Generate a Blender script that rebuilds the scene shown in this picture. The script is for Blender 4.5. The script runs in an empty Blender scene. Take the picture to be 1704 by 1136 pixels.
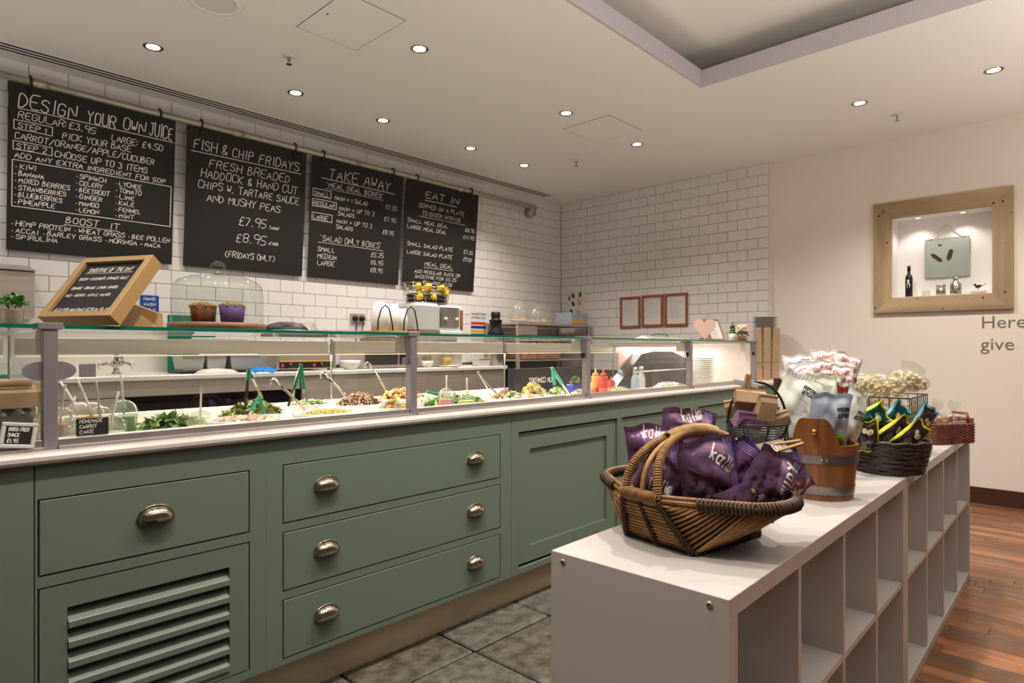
import bpy, bmesh, math, random
from mathutils import Vector, Matrix, Euler
C = bpy.context.scene.collection
SC = bpy.context.scene
PI = math.pi
R = math.radians
rnd = random.Random(7)

# ---------------------------------------------------------------- camera
F, CX, HY, ANG, CH = 1042.0, 852.0, 581.0, R(43.4), 1.249
cd = bpy.data.cameras.new('camera'); cam = bpy.data.objects.new('camera', cd); C.objects.link(cam)
cam.location = (0, 0, CH); cam.rotation_euler = (R(90), 0, ANG - R(90))
cd.sensor_width = 36.0; cd.lens = 36.0 * F / 1704.0; cd.shift_y = 13.0 / 1704.0
cd.clip_start = 0.05
SC.camera = cam
# ---------------------------------------------------------------- world, exposure
w = bpy.data.worlds.new('world'); SC.world = w; w.use_nodes = True
bg = w.node_tree.nodes['Background']
bg.inputs[0].default_value = (0.90, 0.88, 0.94, 1); bg.inputs[1].default_value = 0.11
SC.view_settings.view_transform = 'Standard'; SC.view_settings.look = 'None'
SC.view_settings.gamma = 1.0; SC.view_settings.use_curve_mapping = False
SC.view_settings.exposure = -0.50
SC.cycles.max_bounces = 10; SC.cycles.transparent_max_bounces = 24
SC.cycles.caustics_reflective = False; SC.cycles.caustics_refractive = False
SC.cycles.sample_clamp_indirect = 4.0
WARM = (1.0, 0.925, 0.845)
CZ = 3.09                                   # ceiling height
DOWN = [(1.27, 4.21), (2.20, 4.22), (2.95, 4.22), (3.91, 4.22), (4.64, 4.22), (2.40, 3.05), (3.84, 3.05), (4.86, 3.05),
        (5.19, 1.33), (5.19, 0.53)]
DOWN_OFF = [(0.35, 4.21), (0.9, 3.05), (5.19, -0.3), (5.19, -1.1), (-0.6, 3.05), (2.0, -1.3), (3.6, -1.3)]
def spot(x, y, e, size=R(125), blend=0.9, z=CZ - 0.03, col=WARM, rad=0.035):
    l = bpy.data.lights.new('downlight_lamp', 'SPOT'); l.energy = e; l.color = col
    l.spot_size = size; l.spot_blend = blend; l.shadow_soft_size = rad
    o = bpy.data.objects.new('downlight_lamp', l); C.objects.link(o); o.location = (x, y, z); o['kind'] = 'helper'
    return o
for (x, y), e in zip(DOWN, (60, 80, 95, 110, 120, 130, 130, 130, 130, 130)): spot(x, y, e)
for x, y in DOWN_OFF: spot(x, y, 36)
for x, y, e in ((0.1, 1.0, 200), (1.0, 1.0, 170), (2.3, 1.05, 215), (3.4, 1.0, 260)): spot(x, y, e, z=CZ + .18)      # fitted in the recess above and ahead of the camera
def area(name, loc, rot, sx, sy, e, col=WARM):
    l = bpy.data.lights.new(name, 'AREA'); l.shape = 'RECTANGLE'; l.size = sx; l.size_y = sy; l.energy = e; l.color = col
    o = bpy.data.objects.new(name, l); C.objects.link(o); o.location = loc; o.rotation_euler = rot; o['kind'] = 'helper'
    return o
# strip lights of the display case, under its top rail
area('case_lamp', (2.0, 2.74, 1.2195), (0, 0, 0), 3.0, 0.03, 46, (1.0, 0.87, 0.70))
area('case_lamp', (4.6, 2.74, 1.2195), (0, 0, 0), 1.0, 0.03, 4, (1.0, 0.80, 0.60))
area('case_lamp', (4.6, 2.6, 1.27), (0, 0, 0), 0.9, 0.25, 12, (1.0, 0.84, 0.76))
# added fill out of frame, facing up to brighten the ceiling and its recess
area('ceiling_fill', (1.3, -0.35, 1.9), (PI, 0, 0), 1.2, 0.6, 105, (1.0, 0.93, 0.86))
# more added ceiling fill, unseen to the right and behind the camera
for x, y, e in ((4.3, -1.2, 70), (-1.1, 2.6, 45)): area('ceiling_fill', (x, y, 1.5), (PI, 0, 0), 1.6, 0.6, e, (1.0, 0.93, 0.86))

# ---------------------------------------------------------------- pixel helpers (read once to find where things stand)
FXX, FYY = math.cos(ANG), math.sin(ANG)
def _ray(px, py):
    u = (px - CX) / F
    return FXX + u * FYY, FYY - u * FXX, -(py - HY) / F
def atY(px, py, Y):
    d = _ray(px, py); t = Y / d[1]; return Vector((d[0] * t, Y, CH + d[2] * t))
def atX(px, py, X):
    d = _ray(px, py); t = X / d[0]; return Vector((X, d[1] * t, CH + d[2] * t))
def atZ(px, py, Z):
    d = _ray(px, py); t = (Z - CH) / d[2]; return Vector((d[0] * t, d[1] * t, Z))
def atD(px, py, t):
    d = _ray(px, py); return Vector((d[0] * t, d[1] * t, CH + d[2] * t))
FACE = ANG - R(90)                          # yaw that turns a thing's front (local -Y) to the camera side of the room

# ---------------------------------------------------------------- materials
def s2l(c):
    return tuple(((v / 255) / 12.92 if v / 255 <= 0.04045 else ((v / 255 + 0.055) / 1.055) ** 2.4) for v in c) + (1,)
MAT = {}
def mat(name, col, rough=0.5, metal=0.0, spec=0.5, noise=0.0, nscale=8.0, bump=0.0, bscale=40.0, stretch=None, emis=None, estr=0, trans=0, ior=1.45, alpha=1, col2=None, coat=0, sub=0, bdist=0.002):
    m = bpy.data.materials.new(name); m.use_nodes = True; nt = m.node_tree; b = nt.nodes['Principled BSDF']
    c = s2l(col)
    b.inputs['Base Color'].default_value = c; b.inputs['Roughness'].default_value = rough; b.inputs['Metallic'].default_value = metal
    b.inputs['Specular IOR Level'].default_value = spec; b.inputs['Transmission Weight'].default_value = trans; b.inputs['IOR'].default_value = ior
    b.inputs['Alpha'].default_value = alpha; b.inputs['Coat Weight'].default_value = coat
    if emis: b.inputs['Emission Color'].default_value = s2l(emis); b.inputs['Emission Strength'].default_value = estr
    if noise or bump:
        tc = nt.nodes.new('ShaderNodeTexCoord'); mp = nt.nodes.new('ShaderNodeMapping'); nt.links.new(tc.outputs['Object'], mp.inputs[0])
        if stretch: mp.inputs['Scale'].default_value = stretch
    if noise:
        n = nt.nodes.new('ShaderNodeTexNoise'); n.inputs['Scale'].default_value = nscale; n.inputs['Detail'].default_value = 6
        nt.links.new(mp.outputs[0], n.inputs['Vector'])
        r = nt.nodes.new('ShaderNodeValToRGB'); e = r.color_ramp.elements
        c2 = s2l(col2) if col2 else tuple(v * (1 - noise) for v in c[:3]) + (1,)
        e[0].position = 0.35; e[0].color = c2; e[1].position = 0.65; e[1].color = c if col2 else tuple(min(1, v * (1 + noise * .6)) for v in c[:3]) + (1,)
        nt.links.new(n.outputs['Fac'], r.inputs[0]); nt.links.new(r.outputs[0], b.inputs['Base Color'])
    if bump:
        n2 = nt.nodes.new('ShaderNodeTexNoise'); n2.inputs['Scale'].default_value = bscale; n2.inputs['Detail'].default_value = 4
        nt.links.new(mp.outputs[0], n2.inputs['Vector'])
        bp = nt.nodes.new('ShaderNodeBump'); bp.inputs['Strength'].default_value = bump; bp.inputs['Distance'].default_value = bdist
        nt.links.new(n2.outputs['Fac'], bp.inputs['Height']); nt.links.new(bp.outputs[0], b.inputs['Normal'])
    MAT[name] = m
    return m
def glassmat(name, tint, fac=0.06, rough=0.0, haze=0.0):
    # thin clear sheet: mostly see-through with a fresnel reflection
    m = bpy.data.materials.new(name); m.use_nodes = True; nt = m.node_tree; nt.nodes.clear()
    out = nt.nodes.new('ShaderNodeOutputMaterial'); tr = nt.nodes.new('ShaderNodeBsdfTransparent'); gl = nt.nodes.new('ShaderNodeBsdfGlossy')
    fr = nt.nodes.new('ShaderNodeLayerWeight'); fr.inputs[0].default_value = 0.5; mx = nt.nodes.new('ShaderNodeMixShader')
    pw_ = nt.nodes.new('ShaderNodeMath'); pw_.operation = 'POWER'; pw_.inputs[1].default_value = 5.0
    ad = nt.nodes.new('ShaderNodeMath'); ad.operation = 'MULTIPLY_ADD'; ad.inputs[1].default_value = 0.85 if name == 'glass' else 0.45; ad.inputs[2].default_value = 0.035 + fac; ad.use_clamp = True
    nt.links.new(fr.outputs['Facing'], pw_.inputs[0]); nt.links.new(pw_.outputs[0], ad.inputs[0])
    nt.links.new(ad.outputs[0], mx.inputs[0])
    tr.inputs[0].default_value = s2l(tint); gl.inputs[1].default_value = rough
    nt.links.new(tr.outputs[0], mx.inputs[1]); nt.links.new(gl.outputs[0], mx.inputs[2]); nt.links.new(mx.outputs[0], out.inputs[0])
    if haze:
        df = nt.nodes.new('ShaderNodeBsdfDiffuse'); df.inputs[0].default_value = s2l((236, 238, 232)); m2 = nt.nodes.new('ShaderNodeMixShader'); m2.inputs[0].default_value = haze
        nt.links.new(mx.outputs[0], m2.inputs[1]); nt.links.new(df.outputs[0], m2.inputs[2]); nt.links.new(m2.outputs[0], out.inputs[0])
    MAT[name] = m; return m

mat('wall_paint', (236, 226, 214), 0.9, bump=0.05, bscale=90)
mat('ceiling_paint', (244, 240, 234), 0.95)
mat('tile', (234, 229, 226), 0.12, spec=0.5, noise=0.02, nscale=3, bump=0.12, bscale=9, bdist=0.003, coat=0.2)
mat('grout', (92, 78, 72), 0.9)
mat('green', (100, 113, 100), 0.42, noise=0.03, nscale=3, bump=0.12, bscale=60, stretch=(0.15, 1, 1), bdist=0.0006)
mat('dark_gap', (12, 12, 10), 0.9)
mat('steel', (188, 178, 166), 0.38, 0.5, noise=0.12, nscale=3, stretch=(0.4, 1, 6), bump=0.04, bscale=30)
mat('plinth', (186, 168, 146), 0.40, 0.6, noise=0.35, nscale=2.2, stretch=(0.6, 1, 3), bump=0.1, bscale=6)
mat('alu', (196, 190, 186), 0.28, 0.9, noise=0.03)
mat('post', (150, 142, 146), 0.38, 0.55)
mat('chrome', (205, 200, 190), 0.08, 1.0)
mat('nickel', (184, 172, 152), 0.13, 1.0, bump=0.05, bscale=60)
mat('darkmetal', (48, 44, 42), 0.4, 0.7)
mat('galv', (178, 172, 156), 0.42, 0.75, noise=0.1, nscale=12)
mat('worktop', (226, 222, 214), 0.22, spec=0.5)
mat('quartz', (200, 190, 183), 0.3, spec=0.5, noise=0.03, nscale=20)
mat('white_board', (188, 182, 178), 0.32, spec=0.4)
mat('white_plastic', (226, 224, 218), 0.35)
mat('porcelain', (238, 236, 230), 0.12)
mat('grey_plastic', (188, 188, 184), 0.35)
mat('chalkboard', (27, 23, 20), 0.7, noise=0.1, nscale=3)
mat('chalk', (244, 238, 230), 0.9)
mat('black', (22, 20, 19), 0.45)
mat('rubber', (30, 28, 28), 0.6)
mat('oak', (160, 128, 80), 0.5, noise=0.16, nscale=5, stretch=(1, 1, 0.12), bump=0.05)
mat('oak_x', (160, 128, 80), 0.5, noise=0.16, nscale=5, stretch=(0.12, 1, 1), bump=0.05)
mat('bark_wood', (134, 104, 76), 0.6, noise=0.3, nscale=9, stretch=(0.3, 1, 1))
mat('redwood', (150, 92, 62), 0.5, noise=0.15, nscale=12)
mat('rustic', (176, 152, 116), 0.75, noise=0.35, nscale=5, stretch=(1, 0.16, 1), bump=0.4, bscale=18)
mat('rustic_v', (176, 152, 116), 0.75, noise=0.35, nscale=5, stretch=(1, 1, 0.16), bump=0.4, bscale=18)
mat('board_brown', (142, 106, 78), 0.5, noise=0.15, nscale=12)
mat('window_grey', (128, 120, 112), 0.25, 0.3, noise=0.3, nscale=6)
mat('paper', (222, 216, 212), 0.8)
mat('ink', (120, 112, 116), 0.9)
mat('green_board', (0, 112, 78), 0.4)
mat('tong_green', (10, 112, 76), 0.35)
mat('tong_green2', (40, 160, 125), 0.35)
mat('blue_cloth', (30, 130, 215), 0.8, noise=0.5, nscale=60)
mat('cloth', (212, 206, 198), 0.9)
mat('kraft', (170, 142, 108), 0.8, noise=0.06, nscale=12, bump=0.2, bscale=30)
mat('kraft2', (150, 118, 84), 0.8, noise=0.06)
mat('lemon', (238, 190, 40), 0.35, bump=0.3, bscale=120)
mat('orange', (216, 150, 80), 0.35)
mat('leaf', (70, 122, 44), 0.45, noise=0.3, nscale=30)
mat('leaf2', (158, 186, 96), 0.45, noise=0.3, nscale=30)
mat('leaf3', (94, 66, 50), 0.5)
mat('blueplastic', (52, 62, 140), 0.4)
mat('signblue', (20, 60, 150), 0.5)
mat('signred', (205, 60, 60), 0.5); mat('signyellow', (222, 170, 60), 0.5); mat('signgreen', (60, 90, 75), 0.5)
mat('pink', (232, 196, 180), 0.7)
mat('caseglow', (244, 230, 222), 0.5)
mat('lens', (255, 246, 226), 0.5, emis=(255, 240, 215), estr=18)
mat('niche_lens', (255, 246, 226), 0.5, emis=(255, 240, 225), estr=12)
mat('led_yellow', (225, 220, 40), 0.5, emis=(225, 215, 30), estr=2.5)
mat('tube', (255, 246, 226), 0.5, emis=(255, 236, 200), estr=0.16)
glassmat('glass', (254, 255, 254), 0.005)
glassmat('cup', (246, 250, 246), 0.05)
glassmat('cup_plastic', (240, 246, 238), 0.06, 0.05, 0.14)
glassmat('film', (246, 246, 242), 0.06, 0.12, 0.10)
mat('glass_edge', (10, 96, 74), 0.08, spec=0.8)
mat('wicker', (132, 94, 52), 0.5, noise=0.35, nscale=25)
mat('wicker_l', (164, 124, 74), 0.5, noise=0.3, nscale=25)
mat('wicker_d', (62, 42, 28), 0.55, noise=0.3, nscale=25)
mat('wicker_black', (56, 45, 40), 0.45, noise=0.35, nscale=20)
mat('wicker_red', (132, 78, 66), 0.6, noise=0.3, nscale=25)
mat('wicker_tan', (196, 138, 104), 0.7, noise=0.25, nscale=25)
mat('bucket', (132, 82, 40), 0.42, noise=0.32, nscale=6, stretch=(4, 4, 0.4))
mat('hoop', (140, 132, 128), 0.3, 0.9, noise=0.1)
mat('brass', (170, 130, 50), 0.3, 0.9)
mat('purple', (124, 92, 122), 0.26, 0.4, noise=0.16, nscale=14, bump=0.6, bscale=16, bdist=0.012)
mat('purple_d', (74, 52, 120), 0.27, 0.35, bump=0.5, bscale=12, bdist=0.01)
mat('violet_line', (150, 140, 190), 0.4)
mat('bagwhite', (226, 220, 216), 0.4)
mat('bagcherry', (96, 24, 40), 0.4)
mat('baggreenwhite', (214, 216, 204), 0.4, bump=0.4, bscale=10, bdist=0.01)
mat('bagblue', (160, 172, 186), 0.35, bump=0.3, bscale=10, bdist=0.01)
mat('bagyellow', (214, 212, 30), 0.3, bump=0.3, bscale=14, bdist=0.01)
mat('bagblack', (44, 34, 30), 0.3, bump=0.3, bscale=14, bdist=0.01)
mat('bagteal', (10, 74, 66), 0.3, bump=0.3, bscale=14, bdist=0.01)
mat('baglightblue', (112, 176, 196), 0.3)
mat('bagcream', (216, 214, 176), 0.4)
mat('lime', (160, 190, 50), 0.4)
mat('popcorn', (226, 206, 150), 0.8, noise=0.25, nscale=60)
mat('cake', (110, 62, 30), 0.8, noise=0.4, nscale=60)
mat('cakepaper', (158, 132, 78), 0.8)
mat('cakepurple', (92, 70, 120), 0.6)
mat('juice_o', (236, 180, 40), 0.3); mat('juice_r', (200, 84, 60), 0.3); mat('juice_g', (80, 130, 40), 0.3); mat('juice_y', (206, 204, 70), 0.3); mat('juice_p', (206, 214, 160), 0.3)
mat('sauce_o', (226, 150, 90), 0.35); mat('sauce_r', (190, 66, 50), 0.35)
mat('food_green', (126, 158, 66), 0.6, noise=0.5, nscale=60); mat('food_pale', (216, 200, 150), 0.6, noise=0.25, nscale=90)
mat('food_pink', (214, 160, 130), 0.6, noise=0.3, nscale=90); mat('food_brown', (120, 82, 56), 0.6, noise=0.5, nscale=90)
mat('food_yellow', (222, 200, 100), 0.6, noise=0.25, nscale=90); mat('food_red', (190, 74, 40), 0.5, noise=0.4, nscale=60)
mat('mirror_glass', (180, 190, 180), 0.15, 0.3)
mat('mercury', (190, 186, 170), 0.18, 0.9, noise=0.5, nscale=80)
mat('text_grey', (124, 112, 100), 0.8)
mat('flower', (226, 150, 130), 0.7); mat('flower_w', (235, 225, 210), 0.7)
mat('screen_dark', (60, 60, 66), 0.25, 0.6)
mat('niche_white', (240, 236, 232), 0.8)
mat('skirting', (70, 38, 28), 0.5)

# ---------------------------------------------------------------- mesh builder
class MB:
    def __init__(s): s.v = []; s.f = []; s.m = []; s.cur = 0
    def add(s, vs, fs):
        k = len(s.v); s.v += [tuple(p) for p in vs]; s.f += [tuple(i + k for i in f) for f in fs]; s.m += [s.cur] * len(fs); return s
    def box(s, a, b, rot=None, c=None):
        x0, y0, z0 = a; x1, y1, z1 = b
        vs = [(x0, y0, z0), (x1, y0, z0), (x1, y1, z0), (x0, y1, z0), (x0, y0, z1), (x1, y0, z1), (x1, y1, z1), (x0, y1, z1)]
        if rot is not None:
            M = Euler(rot).to_matrix(); cc = Vector(c) if c is not None else Vector(((x0 + x1) / 2, (y0 + y1) / 2, (z0 + z1) / 2))
            vs = [M @ (Vector(p) - cc) + cc for p in vs]
        return s.add(vs, [(0, 3, 2, 1), (4, 5, 6, 7), (0, 1, 5, 4), (1, 2, 6, 5), (2, 3, 7, 6), (3, 0, 4, 7)])
    def bev(s, a, b, r):          # box with all edges chamfered by r
        x0, y0, z0 = a; x1, y1, z1 = b; k = len(s.v)
        bm = bmesh.new(); bmesh.ops.create_cube(bm, size=1)
        for q in bm.verts: q.co = Vector(((x0 + x1) / 2 + q.co.x * (x1 - x0), (y0 + y1) / 2 + q.co.y * (y1 - y0), (z0 + z1) / 2 + q.co.z * (z1 - z0)))
        bmesh.ops.bevel(bm, geom=list(bm.edges), offset=r, segments=1, affect='EDGES', profile=0.5)
        bm.verts.index_update(); vs = [q.co[:] for q in bm.verts]; fs = [[q.index for q in f.verts] for f in bm.faces]; bm.free()
        return s.add(vs, fs)
    def tube(s, pts, r, n=8, closed=False, cap=True):
        pts = [Vector(p) for p in pts]; N = len(pts); rr = r if hasattr(r, '__len__') else [r] * N
        T = []
        for i in range(N):
            a = pts[(i - 1) % N] if (closed or i > 0) else pts[i]; b = pts[(i + 1) % N] if (closed or i < N - 1) else pts[i]
            d = (b - a); T.append(d.normalized() if d.length > 1e-9 else Vector((0, 0, 1)))
        up = Vector((0, 0, 1)) if abs(T[0].z) < 0.9 else Vector((1, 0, 0)); u = T[0].cross(up).normalized()
        vs = []
        for i in range(N):
            u = (u - T[i] * u.dot(T[i])); u = u.normalized() if u.length > 1e-6 else T[i].orthogonal().normalized()
            w_ = T[i].cross(u)
            for j in range(n):
                a = 2 * PI * j / n; vs.append(pts[i] + (u * math.cos(a) + w_ * math.sin(a)) * rr[i])
        fs = []
        for i in range(N if closed else N - 1):
            for j in range(n):
                i2 = (i + 1) % N; fs.append((i * n + j, i * n + (j + 1) % n, i2 * n + (j + 1) % n, i2 * n + j))
        if cap and not closed: fs.append(tuple(range(n))[::-1]); fs.append(tuple((N - 1) * n + j for j in range(n)))
        return s.add(vs, fs)
    def cyl(s, p0, p1, r0, r1=None, n=16): return s.tube([p0, p1], [r0, r0 if r1 is None else r1], n)
    def lathe(s, prof, c=(0, 0, 0), n=24, sx=1, sy=1):
        vs = []; fs = []; c = Vector(c); P = len(prof)
        for r, z in prof:
            for j in range(n): a = 2 * PI * j / n; vs.append(c + Vector((r * sx * math.cos(a), r * sy * math.sin(a), z)))
        for i in range(P - 1):
            for j in range(n): fs.append((i * n + j, i * n + (j + 1) % n, (i + 1) * n + (j + 1) % n, (i + 1) * n + j))
        if prof[0][0] > 1e-5: fs.append(tuple(range(n))[::-1])
        if prof[-1][0] > 1e-5: fs.append(tuple((P - 1) * n + j for j in range(n)))
        return s.add(vs, fs)
    def shell(s, prof, c=(0, 0, 0), n=24, sx=1, sy=1):   # open lathe without caps
        vs = []; fs = []; c = Vector(c); P = len(prof)
        for r, z in prof:
            for j in range(n): a = 2 * PI * j / n; vs.append(c + Vector((r * sx * math.cos(a), r * sy * math.sin(a), z)))
        for i in range(P - 1):
            for j in range(n): fs.append((i * n + j, i * n + (j + 1) % n, (i + 1) * n + (j + 1) % n, (i + 1) * n + j))
        return s.add(vs, fs)
    def ball(s, c, r, n=10, m=6, sc=(1, 1, 1), rot=None):
        c = Vector(c); M = Euler(rot).to_matrix() if rot else Matrix.Identity(3); vs = []; fs = []
        for i in range(m + 1):
            t = PI * i / m
            for j in range(n):
                a = 2 * PI * j / n; vs.append(c + M @ Vector((r * sc[0] * math.sin(t) * math.cos(a), r * sc[1] * math.sin(t) * math.sin(a), r * sc[2] * math.cos(t))))
        for i in range(m):
            for j in range(n): fs.append((i * n + j, (i + 1) * n + j, (i + 1) * n + (j + 1) % n, i * n + (j + 1) % n))
        return s.add(vs, fs)
    def prism(s, poly, h, M=None):        # polygon in local xy, thickness h along z
        n = len(poly); vs = [Vector((p[0], p[1], 0)) for p in poly] + [Vector((p[0], p[1], h)) for p in poly]
        if M is not None: vs = [M @ p for p in vs]
        return s.add(vs, [tuple(range(n))[::-1], tuple(range(n, 2 * n))] + [(i, (i + 1) % n, n + (i + 1) % n, n + i) for i in range(n)])
    def grid(s, fn, nu, nv):
        vs = [fn(i / nu, j / nv) for i in range(nu + 1) for j in range(nv + 1)]
        return s.add(vs, [(i * (nv + 1) + j, (i + 1) * (nv + 1) + j, (i + 1) * (nv + 1) + j + 1, i * (nv + 1) + j + 1) for i in range(nu) for j in range(nv)])
    def mesh(s, name, mats, smooth=False):
        me = bpy.data.meshes.new(name); me.from_pydata([tuple(p) for p in s.v], [], s.f)
        for m in ([mats] if isinstance(mats, str) else mats): me.materials.append(MAT[m])
        if len(me.materials) > 1: me.polygons.foreach_set('material_index', s.m)
        if smooth: me.polygons.foreach_set('use_smooth', [True] * len(me.polygons)); 
        me.validate(); me.update(); return me
    def build(s, name, mats, parent=None, smooth=False, kind=None, label=None, loc=None, rot=None):
        me = s.mesh(name, mats, smooth); return link(name, me, parent, kind, label, loc, rot)
def link(name, me, parent=None, kind=None, label=None, loc=None, rot=None):
    o = bpy.data.objects.new(name, me); C.objects.link(o)
    if parent is not None: o.parent = parent
    if kind: o['kind'] = kind
    if label: o['label'] = label
    if loc is not None: o.location = loc
    if rot is not None: o.rotation_euler = rot
    return o
def thing(name, label, cat, loc=(0, 0, 0), rz=0, group=None, rot=None):
    o = bpy.data.objects.new(name, None); C.objects.link(o); o.location = loc
    o.rotation_euler = rot if rot is not None else (0, 0, rz); o.empty_display_size = 0.05
    o['label'] = label; o['category'] = cat
    if group: o['group'] = group
    return o
def tag(o, label, cat, group=None):
    o['label'] = label; o['category'] = cat
    if group: o['group'] = group
    return o
def copy_thing(root, loc, rot=None, label=None, group=None):
    def rec(o, p):
        c = o.copy(); C.objects.link(c)
        if p is not None: c.parent = p
        for ch in o.children: rec(ch, c)
        return c
    r = rec(root, None); r.location = loc
    if rot is not None: r.rotation_euler = rot
    if label: r['label'] = label
    if group: r['group'] = group
    return r
def box(a, b): return MB().box(a, b)

# ---------------------------------------------------------------- chalk letters: single strokes on a 4 x 6 grid
G = {'A': '00 26 40|12 32', 'B': '00 06 26 35 24 03|24 42 31 20 00'.replace('24 42', '23 42'), 'C': '45 36 16 05 01 10 30 41', 'D': '00 06 26 44 42 20 00', 'E': '46 06 00 40|03 33',
     'F': '46 06 00|03 33', 'G': '45 36 16 05 01 10 30 41 43 23', 'H': '00 06|40 46|03 43', 'I': '20 26', 'J': '16 46|36 31 20 01', 'K': '00 06|46 03 40', 'L': '06 00 40',
     'M': '00 06 22 46 40', 'N': '00 06 40 46', 'O': '16 05 01 10 30 41 45 36 16', 'P': '00 06 36 45 44 33 03', 'Q': '16 05 01 10 30 41 45 36 16|21 40', 'R': '00 06 36 45 44 33 03|23 40',
     'S': '45 36 16 05 04 33 42 41 30 10 01', 'T': '06 46|26 20', 'U': '06 01 10 30 41 46', 'V': '06 20 46', 'W': '06 10 24 30 46', 'X': '00 46|06 40', 'Y': '06 23 46|23 20', 'Z': '06 46 00 40',
     '0': '16 05 01 10 30 41 45 36 16', '1': '15 26 20', '2': '05 16 36 45 44 00 40', '3': '06 46 23 42 41 30 10 01', '4': '30 36 02 42', '5': '46 06 03 33 42 41 30 00',
     '6': '36 05 01 10 30 41 42 33 03', '7': '06 46 10', '8': '13 04 05 16 36 45 44 33 13 02 01 10 30 41 42 33', '9': '43 13 04 05 16 36 45 43 30', '£': '45 36 26 15 11 00 40|03 33',
     '/': '00 46', '.': '10 20', ':': '11 12|14 15', '-': '03 33', '&': '40 04 15 26 35 01 10 20 42', '+': '03 43|25 21', "'": '16 15', '(': '36 14 12 30', ')': '16 34 32 10', '*': '12 22', '=': '02 42|04 44', ',': '11 00', '!': '26 22|20 20',
     'a': '33 14 03 01 10 30|34 30', 'l': '26 20', 'ø': '14 03 01 10 20 31 33 24 14|00 34', 'k': '06 00|33 02 30', 'o': '14 03 01 10 20 31 33 24 14', 'r': '04 00|02 14 34', 'i': '24 20|25 26', 'n': '04 00|03 24 33 30', 'c': '34 14 03 01 10 30', 'e': '02 32 33 24 14 03 01 10 30', 'u': '04 01 10 30|34 30', 'h': '06 00|03 24 33 30', 's': '34 14 03 32 31 20 00', 'm': '04 00|03 14 23 20|23 34 43 40', 'p': '04 00|04 24 33 32 21 01'}
def strokes(text, x, y, h, sp=1.35, wd=0.62, jit=0.10, sl=0.12, rg=None):
    """polylines for text, baseline start x,y, cap height h"""
    rg = rg or rnd; out = []; cw = h * wd
    for ch in text:
        if ch == ' ': x += cw * 0.85; continue
        g = G.get(ch) or G.get(ch.upper())
        if g is None: x += cw; continue
        k = 1 + rg.uniform(-jit, jit); dy = rg.uniform(-jit, jit) * h * 0.4; narrow = 0.45 if ch in "I1.:'-,l!i" else 1.0
        off = -0.9 if narrow < 1 and ch != '-' else 0
        for st in g.split('|'):
            pl = []
            for q in st.split():
                gx, gy = int(q[0]) / 4, int(q[1]) / 6
                gx += off / 4; pl.append((x + gx * cw * k + sl * gy * h + rg.uniform(-jit, jit) * h * .12, y + dy + gy * h * k))
            out.append(pl)
        x += cw * (sp if narrow == 1 else sp * 0.55)
    return out, x
def ribbon(mb, pl, wd, fn):
    """flat chalk line of width wd; fn maps (a, b) -> 3D point"""
    n = len(pl)
    if n == 1: pl = [pl[0], (pl[0][0] + wd, pl[0][1])]; n = 2
    vs = []
    for i in range(n):
        ax, ay = pl[max(i - 1, 0)]; bx, by = pl[min(i + 1, n - 1)]; dx, dy = bx - ax, by - ay; L = math.hypot(dx, dy) or 1
        nx, ny = -dy / L * wd / 2, dx / L * wd / 2; px, py = pl[i]
        if i == 0: px -= dx / L * wd * .4; py -= dy / L * wd * .4
        if i == n - 1: px += dx / L * wd * .4; py += dy / L * wd * .4
        vs += [fn(px + nx, py + ny), fn(px - nx, py - ny)]
    mb.add(vs, [(2 * i, 2 * i + 1, 2 * i + 3, 2 * i + 2) for i in range(n - 1)])
def subdiv(pl, d):
    out = [pl[0]]
    for a, b in zip(pl, pl[1:]):
        L = math.hypot(b[0] - a[0], b[1] - a[1]); k = max(1, int(L / d))
        for i in range(1, k + 1): out.append((a[0] + (b[0] - a[0]) * i / k, a[1] + (b[1] - a[1]) * i / k))
    return out
def smooth_pl(pl):
    if len(pl) < 3: return pl
    out = [pl[0]]
    for a, b in zip(pl, pl[1:]):
        out += [(a[0] * .75 + b[0] * .25, a[1] * .75 + b[1] * .25), (a[0] * .25 + b[0] * .75, a[1] * .25 + b[1] * .75)]
    return out + [pl[-1]]
def write(mb, text, x, y, h, wd, fn, fit=None, **k):
    st, xe = strokes(text, x, y, h, **k)
    sc = 1.0
    if fit: sc = fit / max(1e-6, xe - x)
    for pl in st:
        pl = [(x + (a - x) * sc, b) for a, b in pl]
        ribbon(mb, smooth_pl(pl) if rnd.random() < 2 else pl, wd, fn)
    return x + (xe - x) * sc
# ================================================================= STRUCTURE
YW, XB, XR = 5.04, 6.24, 6.31
def struct(name, mb, m, parent=None, **k):
    o = mb.build(name, m, parent, **k)
    if parent is None: o['kind'] = 'structure'
    return o
# floor: screed with stone slabs on the serving side, wooden strips on the seating side
fl = struct('floor', box((-1.6, -1.7, -0.05), (6.5, 5.1, -0.012)), 'dark_gap')
def slabmat(name, c, d):
    m = mat(name, c, 0.5, noise=0.45, nscale=17, col2=d, bump=1.0, bscale=38, bdist=0.010)
slabmat('stone0', (104, 100, 88), (66, 62, 52)); slabmat('stone1', (90, 86, 74), (58, 54, 46)); slabmat('stone2', (108, 108, 98), (74, 72, 64))
xs = [0.82, 1.30, 1.783, 2.265, 2.75, 3.24, 3.72, 4.2, 4.7, 5.2, 5.7, 6.3]; ys = [0.80, 1.35, 1.897, 2.45, 3.0, 3.55, 4.1, 4.6]
for i in range(len(xs) - 1):
    for j in range(len(ys) - 1):
        g = 0.005; a, b, c, d = xs[i] + g, xs[i + 1] - g, ys[j] + g, ys[j + 1] - g; h = rnd.uniform(-0.002, 0.0015)
        if j >= 3 and i > 6: continue
        MB().bev((a, c, -0.014), (b, d, h), 0.006).build('floor_slab', 'stone%d' % rnd.randrange(3), fl)
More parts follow.
